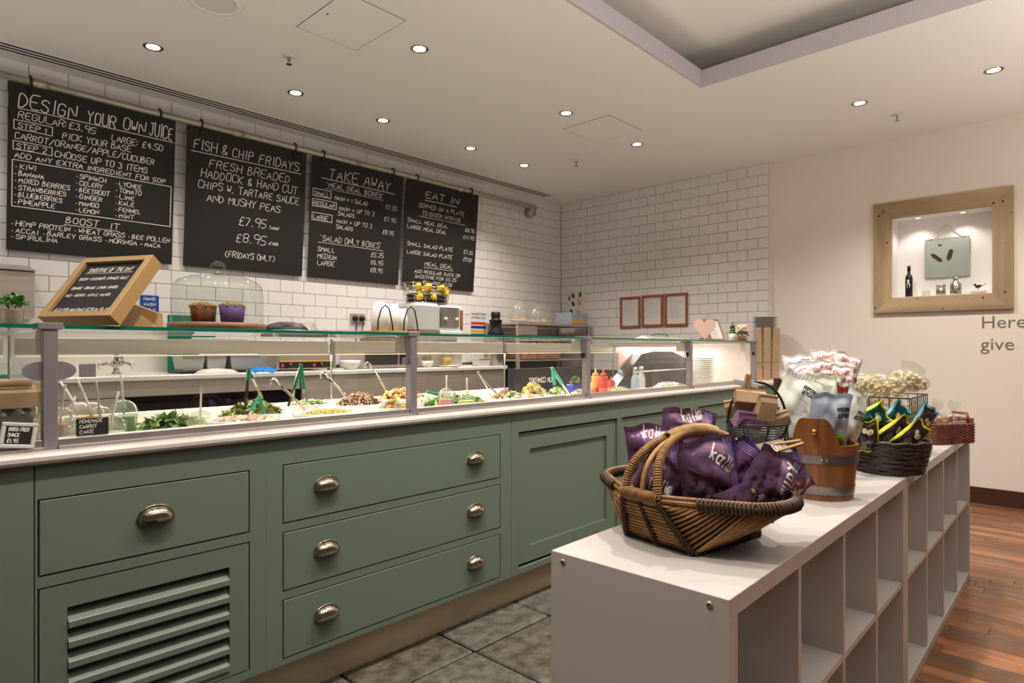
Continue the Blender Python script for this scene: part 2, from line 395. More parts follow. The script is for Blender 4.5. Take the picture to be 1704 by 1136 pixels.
for nm, c1, c2 in (('plank0', (138, 92, 54), (108, 68, 40)), ('plank1', (120, 78, 46), (86, 56, 36)), ('plank2', (168, 112, 70), (140, 88, 50)), ('plank3', (112, 82, 62), (88, 62, 46)), ('plank4', (148, 98, 66), (122, 74, 48))):
    mat(nm, c1, 0.33, noise=0.3, nscale=7, col2=c2, stretch=(5, 0.5, 1), bump=0.05, bscale=30)
pw = 0.082
px_ = 1.95
while px_ < 6.28:
    y = -1.3 - rnd.random() * 0.6
    while y < 0.79:
        L = rnd.uniform(0.45, 1.1); y1 = min(y + L, 0.795)
        if y1 > -0.9: MB().bev((px_ + .0008, y + .0008, -0.013), (px_ + pw - .0008, y1 - .0008, rnd.uniform(-.0006, .0002)), 0.0012).build('floor_plank', 'plank%d' % rnd.choice((0, 0, 1, 1, 2, 3, 4)), fl)
        y = y1 if y1 < 0.79 else 9
    px_ += pw
MB().box((-1.6, -1.7, -0.013), (1.95, 0.795, -0.001)).box((1.95, -1.7, -0.013), (6.3, -0.9, -0.001)).build('floor_plank_field', 'plank0', fl, kind='stuff')

# ceiling with the coffer opening
X0, X1, Y0, Y1 = -1.6, 6.5, -1.7, 5.1; a0, a1, b0, b1 = -1.0, 4.10, -1.2, 2.048
mb = MB()
vs = [(X0, Y0, CZ), (X1, Y0, CZ), (X1, Y1, CZ), (X0, Y1, CZ), (a0 - .017, b0 - .017, CZ), (a1 + .017, b0 - .017, CZ), (a1 + .017, b1 + .017, CZ), (a0 - .017, b1 + .017, CZ)]
fs = [(0, 4, 5, 1), (1, 5, 6, 2), (2, 6, 7, 3), (3, 7, 4, 0)]
vs2 = [(x, y, CZ + 0.03) for x, y, _ in vs]
mb.add(vs + vs2, fs + [tuple(8 + i for i in f[::-1]) for f in fs] + [(4, 12, 13, 5), (5, 13, 14, 6), (6, 14, 15, 7), (7, 15, 12, 4)])
ceil = struct('ceiling', mb, 'ceiling_paint')
t = 0.018
zc_ = CZ - .001; mb = MB().box((a0 - t, b0 - t, zc_), (a1 + t, b0, CZ + .115)).box((a0 - t, b1, zc_), (a1 + t, b1 + t, CZ + .115)).box((a0 - t, b0, zc_), (a0, b1, CZ + .115)).box((a1, b0, zc_), (a1 + t, b1, CZ + .115))
mat('fascia', (196, 190, 196), 0.8)
struct('trim_1', mb, 'fascia')
e = 0.32
mb = MB().box((a0 - e, b0 - e, CZ + .26), (a1 + e, b1 + e, CZ + .29))
struct('ceiling_2', mb, 'ceiling_paint')
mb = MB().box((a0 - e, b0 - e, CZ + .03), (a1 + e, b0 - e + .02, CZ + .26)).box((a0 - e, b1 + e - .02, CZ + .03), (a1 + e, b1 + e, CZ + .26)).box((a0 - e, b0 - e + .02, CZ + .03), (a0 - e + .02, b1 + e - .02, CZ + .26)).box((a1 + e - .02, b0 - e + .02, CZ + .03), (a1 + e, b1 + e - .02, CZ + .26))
mat('cove_shade', (60, 52, 46), 0.9)  # shade inside the cove put into the colour of its walls
struct('trim_2', mb, 'cove_shade')
tag(box((a1 + .05, -0.9, CZ + .075), (a1 + .08, 0.50, CZ + .09)).build('led_strip', 'led_yellow'), 'yellow light strip glowing inside the ceiling recess', 'light')

# left wall, tiled
wl = struct('wall_left', box((-1.6, YW + .006, 0), (XR, YW + .1, CZ)), 'grout')
def hidden(xa, xb, za, zb):
    for (u0, u1) in ((0.70, 1.62), (1.74, 2.65), (2.74, 3.66), (3.75, 4.66)):
        if xa > u0 and xb < u1 and za > 1.90 and zb < 2.90: return True
    return False
rest = MB(); ntile = [0]
tilemesh = {}
def tile(wall, along, a, b, z0, z1, host):
    g = 0.0016; key = (along, round(b - a, 4), round(z1 - z0, 4))
    if key not in tilemesh:
        wd, hh = b - a - 2 * g, z1 - z0 - 2 * g
        if along == 'x': m = MB().bev((0, -0.006, 0), (wd, 0.003, hh), 0.0022)
        else: m = MB().bev((-0.006, 0, 0), (0.003, wd, hh), 0.0022)
        tilemesh[key] = m.mesh('tile', 'tile')
    loc = (a + g, wall, z0 + g) if along == 'x' else (wall, a + g, z0 + g)
    link('tile', tilemesh[key], host, loc=loc)
ph = 0.1045; left = []
for r_ in range(19):
    z1 = CZ - r_ * ph; z0 = z1 - ph
    x = 0.794 - 0.2122 * 2 - (0.1061 if r_ % 2 else 0)
    while x < XB - .01:
        x1 = min(x + 0.2122, XB - .002)
        if x1 > 0.37 and x1 - x > .02: left.append((x, x1, z0, z1))
        x += 0.2122
vis = [q for q in left if not hidden(*q)]; hid = [q for q in left if hidden(*q)]
vis.sort(key=lambda q: (q[0] * FXX + YW * FYY))
for q in vis[:300]: tile(YW + .004, 'x', *q, wl)
for q in hid + vis[300:]: rest.bev((q[0] + .0016, YW - .002, q[2] + .0016), (q[1] - .0016, YW + .007, q[3] - .0016), .002)
for r_ in range(19):
    z1 = CZ - r_ * ph; x = 0.3696 - (0.1061 if r_ % 2 else 0)
    while x > -1.5: rest.bev((x - .2106, YW - .002, z1 - ph + .0016), (x - .0016, YW + .007, z1 - .0016), .002); x -= .2122
rest.build('tile_field', 'tile', wl, kind='stuff')
# back wall, tiled, standing a little proud of the painted wall
wb = struct('wall_back', MB().box((XB + .006, 2.411, 0), (XR + .1, YW + .006, CZ)), 'grout')
box((XB + .004, 2.404, 0), (XR + .1, 2.411, CZ)).build('corner_trim', 'wall_paint', wb)
for r_ in range(20):
    z1 = CZ - r_ * ph; z0 = z1 - ph
    y = 2.411 - (0.10525 if r_ % 2 else 0)
    while y < YW - .01:
        ya = max(y, 2.411); y1 = min(y + 0.2105, YW - .002)
        if y1 - ya > .02: tile(XB + .004, 'y', round(ya, 4), round(y1, 4), z0, z1, wb)
        y += 0.2105
# right wall, painted, with the display niche
ny0, ny1, nz0, nz1, nd = 0.655, 1.353, 1.705, 2.395, 0.20
mb = MB()
vs = [(XR, -1.7, 0), (XR, 2.42, 0), (XR, 2.42, CZ), (XR, -1.7, CZ), (XR, ny0, nz0), (XR, ny1, nz0), (XR, ny1, nz1), (XR, ny0, nz1)]
mb.add(vs, [(0, 4, 5, 1), (1, 5, 6, 2), (2, 6, 7, 3), (3, 7, 4, 0)])
mb.cur = 1
vs = [(XR, ny0, nz0), (XR, ny1, nz0), (XR, ny1, nz1), (XR, ny0, nz1)]; vs += [(XR + nd, y, z) for _, y, z in vs]
mb.add(vs, [(0, 4, 5, 1), (1, 5, 6, 2), (2, 6, 7, 3), (3, 7, 4, 0), (4, 7, 6, 5)])
wr = struct('wall_right', mb, ['wall_paint', 'niche_white'])
struct('baseboard_right', MB().box((XR - .018, -1.7, 0), (XR, 2.40, 0.10)).box((XR - .012, -1.7, .10), (XR, 2.40, .13)), 'skirting')

# ---- ceiling fittings
def ord_(i): return ['nearest', 'second', 'third', 'fourth', 'farthest'][i]
DL = {0: 'recessed downlight nearest the camera in the row over the menu boards', 1: 'second recessed downlight in the row over the menu boards', 2: 'third recessed downlight in the row over the menu boards',
      3: 'fourth recessed downlight in the row over the menu boards', 4: 'farthest recessed downlight in the row over the menu boards', 5: 'recessed downlight beside the near ceiling access panel',
      6: 'recessed downlight next to the near end of the far ceiling access panel', 7: 'recessed downlight past the far ceiling access panel', 8: 'recessed downlight above the tiled wall end, right of the ceiling recess',
      9: 'recessed downlight farthest right, over the wooden wall frame'}
dlm = None
for i, (x, y) in enumerate(DOWN):
    if dlm is None:
        root = thing('downlight', DL[i], 'ceiling light', (x, y, CZ), group='recessed downlights in the ceiling')
        MB().lathe([(0.030, 0.012), (0.047, -0.001), (0.052, -0.005), (0.056, -0.001), (0.056, 0.0)], n=28).build('bezel', 'nickel', root, True)
        MB().lathe([(0.0, -0.0035), (0.030, -0.0035), (0.038, -0.001)], n=24).build('lamp_lens', 'lens', root)
        dlm = root
    else: copy_thing(dlm, (x, y, CZ), label=DL[i])
def sprinkler(x, y, lab):
    t = thing('sprinkler_head', lab, 'sprinkler', (x, y, CZ), group='fire sprinklers in the ceiling')
    MB().lathe([(0.0, 0), (0.036, 0), (0.034, -0.006), (0.012, -0.010), (0.0, -0.010)], n=20).build('cover_plate', 'white_plastic', t, True)
    MB().cyl((0, 0, -.01), (0, 0, -.032), .007).cyl((-.012, 0, -.012), (-.005, 0, -.05), .0025, n=6).cyl((.012, 0, -.012), (.005, 0, -.05), .0025, n=6).build('frame', 'nickel', t)
    mb = MB().lathe([(0, -.05), (.006, -.05), (.018, -.052), (.018, -.054), (0, -.054)], n=14); mb.build('deflector', 'nickel', t)
sprinkler(1.894, 3.718, 'small sprinkler head on the ceiling nearest the first menu board')
sprinkler(4.87, 3.742, 'small sprinkler head on the ceiling near the tiled corner')
q = atZ(1493, 190, CZ); sprinkler(q.x, q.y, 'small sprinkler head on the ceiling right of the recess, by the painted wall')
t = thing('ceiling_speaker', 'round white ceiling speaker cut by the top edge of the picture', 'speaker', (1.33, 3.42, CZ))
MB().lathe([(0, -.004), (.105, -.004), (.110, -.012), (.128, -.010), (.135, 0)], n=40).build('rim', 'ceiling_paint', t, True)
MB().lathe([(0, -.009), (.104, -.009), (.104, -.004)], n=40).build('grille', 'white_plastic', t)
def panel(c4, lab):
    c = sum(c4, Vector()) / 4; t = thing('access_panel', lab, 'ceiling panel', (c.x, c.y, CZ))
    pl = [(p.x - c.x, p.y - c.y) for p in c4]; xs_ = [p[0] for p in pl]; ys_ = [p[1] for p in pl]; A0, A1, B0, B1 = min(xs_), max(xs_), min(ys_), max(ys_)
    w_ = .0035
    MB().box((A0, B0, -.0022), (A1, B0 + w_, 0)).box((A0, B1 - w_, -.0022), (A1, B1, 0)).box((A0, B0, -.0022), (A0 + w_, B1, 0)).box((A1 - w_, B0, -.0022), (A1, B1, 0)).build('shadow_gap', 'ink', t)
    MB().bev((A0 + w_, B0 + w_, -.003), (A1 - w_, B1 - w_, 0), .001).build('hatch', 'ceiling_paint', t)
    MB().lathe([(0, -.005), (.006, -.005), (.006, -.003)], c=(A0 + .05, (B0 + B1) / 2, 0), n=10).build('lock', 'black', t)
panel([atZ(602, 76, CZ), atZ(676, 34, CZ), atZ(479, 24, CZ), Vector((atZ(479, 24, CZ).x + .55, atZ(479, 24, CZ).y, CZ))][:2] + [Vector((1.9, 3.05, CZ)), Vector((1.75, 3.35, CZ))], 'square access panel in the ceiling left of the near downlight')
panel([atZ(940, 216, CZ), atZ(1013, 191, CZ), atZ(1069, 217, CZ), atZ(996, 237, CZ)], 'square access panel in the ceiling between two far downlights')
t = thing('linear_air_vent', 'long three-slot air vent in the ceiling along the menu boards', 'vent', (0, 0, CZ))
for k in range(3): box((-0.3, 4.799 + k * .044, -.0030), (5.76, 4.820 + k * .044, 0)).build('slot', 'dark_gap', t)
for k in range(2): MB().bev((-0.3, 4.8205 + k * .044, -.0025), (5.76, 4.844 + k * .044, 0), .0004).build('blade', 'fascia' if 0 else 'ceiling_paint', t)
MB().box((-0.3, 4.786, -.0025), (5.77, 4.7985, 0)).box((-0.3, 4.908, -.004), (5.77, 4.922, 0)).box((5.76, 4.786, -.004), (5.775, 4.922, 0)).build('vent_frame', 'ceiling_paint', t)

# ================================================================= SERVING COUNTER (green units)
YF = 2.05; ZB, ZT = 0.165, 0.945
def cup_handle(parent, x, z, y=YF):
    def f(u, v):
        a = PI * u; b = PI / 2 * v
        r_ = max(0, math.sin(a)) ** .75; return Vector((x - .046 * math.cos(a), y - .001 - .027 * r_ * math.sin(b) ** .9, z - .018 + .040 * r_ * math.cos(b) ** .8 if v < 1 else z - .018))
    h = MB().grid(f, 16, 7).build('cup_handle', 'nickel', parent, True)
    sm = h.modifiers.new('s', 'SOLIDIFY'); sm.thickness = 0.0025
    MB().tube([(x - .050 * math.cos(PI * k / 14), y - .002, z - .018 + .045 * math.sin(PI * k / 14) ** .8) for k in range(15)], .0026, 6).build('handle_lip', 'nickel', h, True)
def front_frame(parent, x0, x1, holes, z0=ZB, z1=ZT, y=YF, d=.028):
    """face frame between x0..x1 with openings (hx0, hx1, hz0, hz1)"""
    mb = MB(); xs_ = sorted({x0, x1, *[h for q in holes for h in q[:2]]}); zs_ = sorted({z0, z1, *[h for q in holes for h in q[2:]]})
    ok = {}
    for i in range(len(xs_) - 1):
        for j in range(len(zs_) - 1):
            cx_, cz_ = (xs_[i] + xs_[i + 1]) / 2, (zs_[j] + zs_[j + 1]) / 2
            ok[i, j] = not any(q[0] < cx_ < q[1] and q[2] < cz_ < q[3] for q in holes)
    vid = {}
    def V(i, j, k):
        if (i, j, k) not in vid: vid[i, j, k] = len(mb.v); mb.v.append((xs_[i], y + k * d, zs_[j]))
        return vid[i, j, k]
    for (i, j), o in ok.items():
        if not o: continue
        mb.f.append((V(i, j, 0), V(i + 1, j, 0), V(i + 1, j + 1, 0), V(i, j + 1, 0)))
        for di, dj, e in ((-1, 0, ((i, j), (i, j + 1))), (1, 0, ((i + 1, j + 1), (i + 1, j))), (0, -1, ((i + 1, j), (i, j))), (0, 1, ((i, j + 1), (i + 1, j + 1)))):
            if not ok.get((i + di, j + dj), False):
                (p, q), (r, s) = e; mb.f.append((V(p, q, 0), V(p, q, 1), V(r, s, 1), V(r, s, 0)))
    mb.m = [0] * len(mb.f)
    return mb.build('face_frame', 'green', parent)
def unit(name, lab, x0, x1, holes):
    t = thing(name, lab, 'cabinet', (0, 0, 0), group='green serving counter units')
    front_frame(t, x0 + .0003, x1 - .0003, holes)
    MB().box((x0 + .001, YF + (.029 if name[:4] != 'vent' else .06), ZB), (x1 - .001, 2.74, .865)).build('carcass', 'dark_gap' , t)
    return t
def drawer(t, x0, x1, z0, z1, hs, gap=.0045):
    d = MB().bev((x0 + gap, YF - .0005, z0 + gap), (x1 - gap, YF + .019, z1 - gap), .0012).build('drawer_front', 'green', t)
    for hx in hs: cup_handle(d, hx, (z0 + z1) / 2 + (.012), YF)
t = thing('counter_end_unit', 'plain green counter unit at the far left edge, left of the panel joint', 'cabinet', (0, 0, 0), group='green serving counter units')
MB().bev((-0.6, YF, ZB), (0.3332, YF + .03, ZT - .001), .001).build('front_panel', 'green', t)
t = unit('vented_drawer_unit', 'green counter unit with one drawer above a louvred vent', 0.3355, 0.9632, [(0.341, 0.908, 0.644, 0.851), (0.341, 0.908, 0.19, 0.615)])
drawer(t, .341, .908, .644, .851, [atY(259, 862, YF).x])
vd = front_frame(t, .3455, .9035, [(0.407, 0.842, 0.235, 0.547)], .1945, .6105); vd.name = 'vent_door'
for k in range(6):
    z = 0.512 - k * .0553
    prof = [(-.003, z - .024), (-.005, z - .021), (-.005, z - .005), (-.002, z - .002), (.044, z + .030), (.047, z + .026), (.004, z - .006), (.004, z - .024)]
    m = MB().add([(0.409, YF + p, q) for p, q in prof] + [(0.840, YF + p, q) for p, q in prof], [tuple(range(8))[::-1], tuple(range(8, 16))] + [(i, (i + 1) % 8, 8 + (i + 1) % 8, 8 + i) for i in range(8)])
    m.build('louvre_slat', 'green', vd)
box((0.400, YF + .055, 0.228), (0.849, YF + .0575, 0.583)).build('vent_backing', 'dark_gap', vd)
t = unit('wide_drawer_unit', 'green counter unit with three wide drawers and six cup handles', 0.9632, 2.1635, [(1.021, 2.09, .648, .853), (1.021, 2.09, .415, .620), (1.021, 2.09, .183, .388)])
for z0, z1 in ((.648, .853), (.415, .620), (.183, .388)): drawer(t, 1.021, 2.09, z0, z1, [atY(543, 809, YF).x, atY(791, 764, YF).x])
def shaker(t, x0, x1, z0, z1):
    y = YF + .014; d = None
    st = .092
    hd = MB()
    front = front_frame(t, x0 + .004, x1 - .004, [(x0 + st, x1 - st, z0 + st, z1 - st)], z0 + .014, z1 - .010, YF + .012, .012); front.name = 'shaker_door'
    box((x0 + st - .004, YF + .0235, z0 + st - .004), (x1 - st + .004, YF + .027, z1 - st + .004)).build('recessed_panel', 'green', front)
DU = [(2.165, 3.08, 2.215, 3.058, 'green counter unit with a recessed panel door, half hidden by the white shelf corner'), (3.082, 4.00, 3.104, 3.94, 'green panelled counter unit behind the purple snack bags'),
      (4.002, 4.92, 4.05, 4.89, 'green panelled counter unit behind the wire stand'), (4.922, 6.29, 5.0, 6.2, 'darker end stretch of the green counter beside the painted wall')]
for x0, x1, a, b, lab in DU:
    t = unit('panelled_counter_unit', lab, x0, x1, [(a, b, .19, .85)]); shaker(t, a, b, .19, .85)
pl = thing('metal_plinth', 'worn brushed metal plinth along the foot of the green counter', 'plinth', (0, 0, 0))
MB().bev((-0.6, 2.128, 0.001), (3.2, 2.14, .166), .001).build('kick_plate', 'plinth', pl); MB().bev((3.203, 2.128, 0.001), (6.29, 2.14, .166), .001).build('kick_plate', 'plinth', pl)
wt = thing('serving_worktop', 'pale stone worktop with a rounded front edge over the green cabinets', 'worktop', (0, 0, 0))
mb = MB()
for a, b in ((-0.6, 6.29),):
    prof = [(2.128, .945), (2.035, .945), (2.029, .949), (2.026, .956), (2.026, .966), (2.030, .972), (2.038, .975), (2.128, .975)]
    n = len(prof); mb.add([(a, y, z) for y, z in prof] + [(b, y, z) for y, z in prof], [tuple(range(n)), tuple(range(2 * n - 1, n - 1, -1))] + [(i, n + i, n + (i + 1) % n, (i + 1) % n) for i in range(n)])
mb.build('stone_slab', 'quartz', wt)
tag(MB().bev((5.152, 2.129, .945), (6.29, 2.80, .975), .002).build('end_worktop', 'quartz'), 'short stretch of pale worktop past the end of the glass case', 'worktop')

# ---------------------------------------------------------------- glass display case
PX = [0.377, 1.615, 2.832, 4.031, 5.150]; ZD = .975
case = thing('display_case', 'long glass-fronted food display case on the pale worktop', 'display case', (0, 0, ZD - .0))
def B(name, a, b, m, par=case, r=0.0):
    mb = MB(); a = (a[0], a[1], a[2] - ZD); b = (b[0], b[1], b[2] - ZD)
    (mb.bev(a, b, r) if r else mb.box(a, b)); return mb.build(name, m, par)
YG = 2.112
for i, x in enumerate(PX):
    w_ = .0165 if i < 4 else .011
    p = B('post', (x - w_, 2.088, .957 if 0 else ZD), (x + w_, 2.125, 1.303), 'post', case, .0015)
    B('post_cap', (x - w_ * 1.7, 2.084, 1.304), (x + w_ * 1.7, 2.17, 1.3215), 'post', p, .001)
    B('bracket', (x - w_, 2.13, 1.235), (x + w_ * .2, 2.20, 1.303), 'steel', p, .002)
    B('rear_post', (x - .004, 2.738, .886), (x + .004, 2.745, 1.30), 'alu', case, .001)
    if i == 0:
        for sgn, nm in ((-1, 'l'), (1, 'r')):
            pts = [(0, -.026)] + [(.045 * math.sin(PI * k / 10) , -.026 * math.cos(PI * k / 10)) for k in range(1, 10)] + [(0, .026)]
            pts = [(sgn * (a + w_), b) for a, b in pts]
            if sgn < 0: pts = pts[::-1]
            M = Matrix.Translation((x, 2.108, 1.190 - ZD)) @ Matrix.Rotation(R(90), 4, 'X')
            MB().prism(pts, .006, M).build('glass_clamp', 'post', p)
        B('square_clamp', (x + .068, 2.100, 1.170), (x + .108, 2.106, 1.208), 'post', p, .001)
    else:
        zc = 1.20 if i == 1 else 1.215
        B('glass_clamp', (x - w_ - .030, 2.104, zc - .014), (x - w_, 2.109, zc + .014), 'post' if i == 1 else 'darkmetal', p, .001)
        if i < 4: B('glass_clamp', (x + w_, 2.104, zc - .014), (x + w_ + .018, 2.109, zc + .014), 'post' if i == 1 else 'darkmetal', p, .001)
B('base_deck', (-0.6, 2.130, .872), (5.15, 2.745, .885), 'white_plastic')
B('front_wall', (-0.6, 2.1285, .885), (5.15, 2.131, .975), 'white_plastic')
B('rear_lip', (-0.6, 2.745, .872), (5.15, 2.765, 1.003), 'white_plastic', case, .001)
EX = [-0.6] + PX
for i in range(5):
    a, b = EX[i] + .017, EX[i + 1] - .017
    r1 = B('front_rail', (a, 2.094, .978), (b, 2.128, 1.002), 'alu', case, .0015)
    B('rail_step', (a, 2.080, ZD), (b, 2.094, .984), 'alu', r1, .001)
    B('front_pane', (a + .001, YG, 1.002), (b - .001, YG + .004, 1.300), 'glass')
    g = B('glass_top', (EX[i] + (.03 if i else 0), 2.085, 1.306), (EX[i + 1] - .03 if i < 4 else 5.156, 2.770, 1.316), 'glass')
    B('polished_edge', (EX[i] + (.03 if i else 0), 2.0835, 1.3055), (EX[i + 1] - .03 if i < 4 else 5.156, 2.0865, 1.3165), 'glass_edge', g)
    B('rear_edge', (EX[i] + (.03 if i else 0), 2.769, 1.3055), (EX[i + 1] - .03 if i < 4 else 5.156, 2.771, 1.3165), 'white_plastic', g)
    rr = B('lamp_rail', (a, 2.735, 1.230), (b, 2.765, 1.290), 'steel', case, .002)
    B('lamp_tube', (a, 2.728, 1.222), (b, 2.742, 1.2265), 'tube', rr)
    if i in (0, 3): B('end_pane', (EX[i + 1] - .001, 2.133, .886), (EX[i + 1] + .001, 2.72, 1.30), 'glass')
B('end_panel', (5.135, 2.133, .886), (5.149, 2.72, 1.30), 'caseglow')
B('back_panel', (4.06, 2.712, .886), (5.10, 2.722, 1.222), 'pink')
# ================================================================= MENU BOARDS ON THE PIPE RAIL
PY_, PZ, PR = 4.93, 2.938, .024
pr = thing('pipe_rail', 'galvanised steel pipe rail that carries the four menu boards', 'pipe', (0, PY_, PZ))
MB().tube([(-0.5, 0, 0), (5.585, 0, 0), (5.615, .004, 0), (5.635, .02, 0), (5.64, .045, 0)], PR, 16).build('pipe', 'galv', pr, True)
MB().tube([(5.64, .03, 0), (5.64, .10, 0)], PR * 1.25, 16).lathe([(.0, .09), (.0, .09)], n=3).build('elbow', 'galv', pr, True)
fl_ = MB().tube([(5.60, .02, -.055), (5.60, .10, -.055)], [.05, .058], 18).build('wall_flange', 'galv', pr, True)
MB().tube([(5.585, -.0, -.0), (5.600, .05, -.05)], .03, 12).build('bracket_arm', 'galv', pr, True)
for x in (0.83, 2.09, 3.14, 4.43):
    MB().tube([(x - .045, 0, 0), (x - .043, 0, 0), (x + .043, 0, 0), (x + .045, 0, 0)], [PR, PR * 1.22, PR * 1.22, PR], 16).build('coupling', 'galv', pr, True)

def menu_board(x0, x1, lab, hooks, writer):
    bz0, bz1 = 1.876, 2.912; y0, y1 = 4.925, 5.012      # hangs from the rail, foot resting on the tiles
    t = thing('menu_board', lab, 'menu board', ((x0 + x1) / 2, y0, bz1), group='black menu boards hanging on the pipe rail')
    H = math.hypot(bz1 - bz0, y1 - y0); tilt = math.atan2(y1 - y0, bz1 - bz0); W = x1 - x0
    p = MB().bev((-W / 2, 0, -H), (W / 2, .008, 0), .001).build('board_panel', 'chalkboard', t, rot=(-tilt if 0 else tilt, 0, 0))
    for hx in hooks:
        q = hx - (x0 + x1) / 2; k = PZ - bz1
        MB().tube([(q, -.002, -.05), (q, -.006, -.01), (q, -.030, k - .01), (q, -.028, k + .02), (q, .0, k + .036), (q, .026, k + .024), (q, .034, k)], .0065, 8).build('s_hook', 'black', t, True)
    mb = MB(); fn = lambda a, b: (a, -.0012, b)
    writer(mb, -W / 2, W, H, fn)
    mb.build('chalk_lettering', 'chalk', p, kind='stuff')
    return t
# writer coordinates: u in 0..1 from the left edge, v in 0..1 from the top edge
def mk(mb, xl, W, H, fn):
    def T(u, v, h, text, u2=None, wd=.0045, **k): write(mb, text, xl + u * W, -v * H, h, wd, fn, fit=(u2 - u) * W if u2 else None, **k)
    def L(u0, v0, u1, v1, wd=.0045): ribbon(mb, [(xl + u0 * W, -v0 * H), (xl + (u0 + u1) / 2 * W, -(v0 + v1) / 2 * H + .002), (xl + u1 * W, -v1 * H)], wd, fn)
    def BX(u0, v0, u1, v1): L(u0, v0, u1, v0); L(u1, v0, u1, v1); L(u1, v1, u0, v1); L(u0, v1, u0, v0)
    return T, L, BX
def w1(*a):
    T, L, BX = mk(*a)
    T(.05, .140, .085, 'DESIGN', .38, .006); T(.43, .140, .075, 'YOUR', .61, .006); T(.65, .135, .075, 'OWN', .80, .006); T(.82, .135, .09, 'JUICE', .985, .006); L(.05, .148, .985, .150)
    T(.05, .205, .042, 'REGULAR:£3.95', .49); T(.58, .225, .042, 'LARGE: £4.50', .92)
    BX(.03, .22, .235, .273); T(.05, .265, .033, 'STEP 1', .21); T(.29, .275, .040, 'PICK YOUR BASE', .71)
    T(.035, .33, .040, 'CARROT/ORANGE/APPLE/CUCUBER', .865)
    BX(.028, .345, .235, .395); T(.045, .388, .033, 'STEP 2', .21); T(.25, .395, .040, 'CHOOSE UP TO 3 ITEMS', .82)
    T(.035, .443, .032, 'ADD ANY EXTRA INGREDIENT FOR 50P', .945, .0042); BX(.025, .457, .98, .735)
    for i, s in enumerate(('KIWI', 'BANANA', 'MIXED BERRIES', 'STRAWBERRIES', 'BLUEBERRIES', 'PINEAPPLE')): T(.035, .505 + i * .0425, .029, '*' + s, .07 + .021 * len(s), .004)
    for i, s in enumerate(('SPINACH', 'CELERY', 'BEETROOT', 'GINGER', 'MANGO', 'LEMON')): T(.37, .505 + i * .0425, .029, '*' + s, .41 + .021 * len(s), .004)
    for i, s in enumerate(('LYCHEE', 'TOMATO', 'LIME', 'KALE', 'FENNEL', 'MINT')): T(.61, .510 + i * .042, .029, '*' + s, .65 + .022 * len(s), .004)
    T(.32, .798, .042, 'BOOST', .52); T(.58, .80, .038, 'IT', .65); L(.31, .81, .64, .812, .0038)
    T(.02, .850, .030, '*HEMP PROTEIN *WHEAT GRASS *BEE POLLEN', .985, .004); T(.02, .892, .029, '*ACCAI *BARLEY GRASS *MORINGA - MACA', .92, .004); T(.02, .930, .028, '*SPIRULINA', .28, .004)
def w2(*a):
    T, L, BX = mk(*a)
    T(.05, .155, .07, 'FISH & CHIP', .53, .005); T(.57, .155, .07, 'FRIDAYS', .94, .005); L(.03, .175, .95, .175)
    T(.17, .265, .062, 'FRESH BREADED', .86); T(.11, .345, .062, 'HADDOCK & HAND CUT', .93); T(.09, .425, .056, 'CHIPS W. TARTARE SAUCE', .95); T(.16, .512, .054, 'AND MUSHY PEAS', .78)
    T(.42, .652, .065, '£7.95', .66); T(.68, .652, .022, 'T/AWAY', .77, .003); T(.40, .782, .07, '£8.95', .665); T(.68, .775, .022, 'AT HERE', .77, .003); T(.31, .905, .045, '(FRIDAYS ONLY)', .75)
def w3(*a):
    T, L, BX = mk(*a)
    T(.17, .155, .09, 'TAKE AWAY', .86, .005); L(.10, .168, .90, .172); T(.15, .232, .042, "'MEAL DEAL BOXES'", .78, .004); L(.14, .247, .77, .25, .003)
    BX(.02, .265, .20, .325); T(.035, .316, .034, 'SMALL', .185, .0036); T(.24, .325, .036, 'MAIN + 1 SALAD', .60, .0036); T(.80, .32, .038, '£7.25', .94, .0036)
    BX(.02, .35, .26, .408); T(.03, .398, .034, 'REGULAR', .25, .0036); T(.29, .405, .036, 'MAIN + UP TO 2', .68, .0036); T(.28, .45, .034, 'SALADS', .46, .0036); T(.79, .43, .04, '£7.95', .94, .0036)
    BX(.02, .462, .22, .523); T(.035, .513, .034, 'LARGE', .18, .0036); T(.27, .515, .036, 'MAIN + UP TO 3', .66, .0036); T(.265, .565, .034, 'SALADS', .45, .0036); T(.78, .548, .04, '£8.95', .92, .0036)
    T(.11, .685, .05, "'SALAD ONLY BOXES'", .78, .004); L(.09, .702, .80, .702, .003)
    for i, (s, q) in enumerate((('SMALL', '£5.25'), ('MEDIUM', '£6.95'), ('LARGE', '£8.95'))): T(.09, .775 + i * .058, .038, s, .27 + .02 * (i == 1), .0038); T(.66, .766 + i * .068, .04, q, .81, .0038)
def w4(*a):
    T, L, BX = mk(*a)
    T(.24, .142, .065, 'EAT IN', .72, .005); L(.24, .165, .68, .165); T(.16, .24, .038, 'SERVED ON A PLATE', .80, .0036); T(.21, .308, .038, 'TO ENJOY WITH US', .75, .0036); L(.17, .325, .82, .33, .003)
    T(.03, .395, .036, 'SMALL MEAL DEAL', .58, .0036); T(.82, .39, .038, '£8.95', .975, .0036); T(.03, .455, .036, 'LARGE MEAL DEAL', .56, .0036); T(.80, .465, .038, '£11.95', .975, .0036)
    T(.04, .615, .036, 'SMALL SALAD PLATE', .66, .0036); T(.82, .617, .038, '£7.25', .96, .0036); T(.04, .692, .036, 'LARGE SALAD PLATE', .66, .0036); T(.82, .692, .038, '£9.50', .95, .0036)
    T(.28, .79, .04, 'MEAL DEAL', .68, .0036); L(.27, .808, .68, .808, .003); T(.15, .865, .032, 'ADD REGULAR JUICE OR', .79, .0033); T(.16, .915, .032, 'SMOOTHIE FOR £3.25', .74, .0033); T(.27, .965, .03, 'GO LARGE +£1.00', .68, .0033)
menu_board(.675, 1.636, 'big black menu board on juices, leftmost of the four hanging boards', (.782, 1.527), w1)
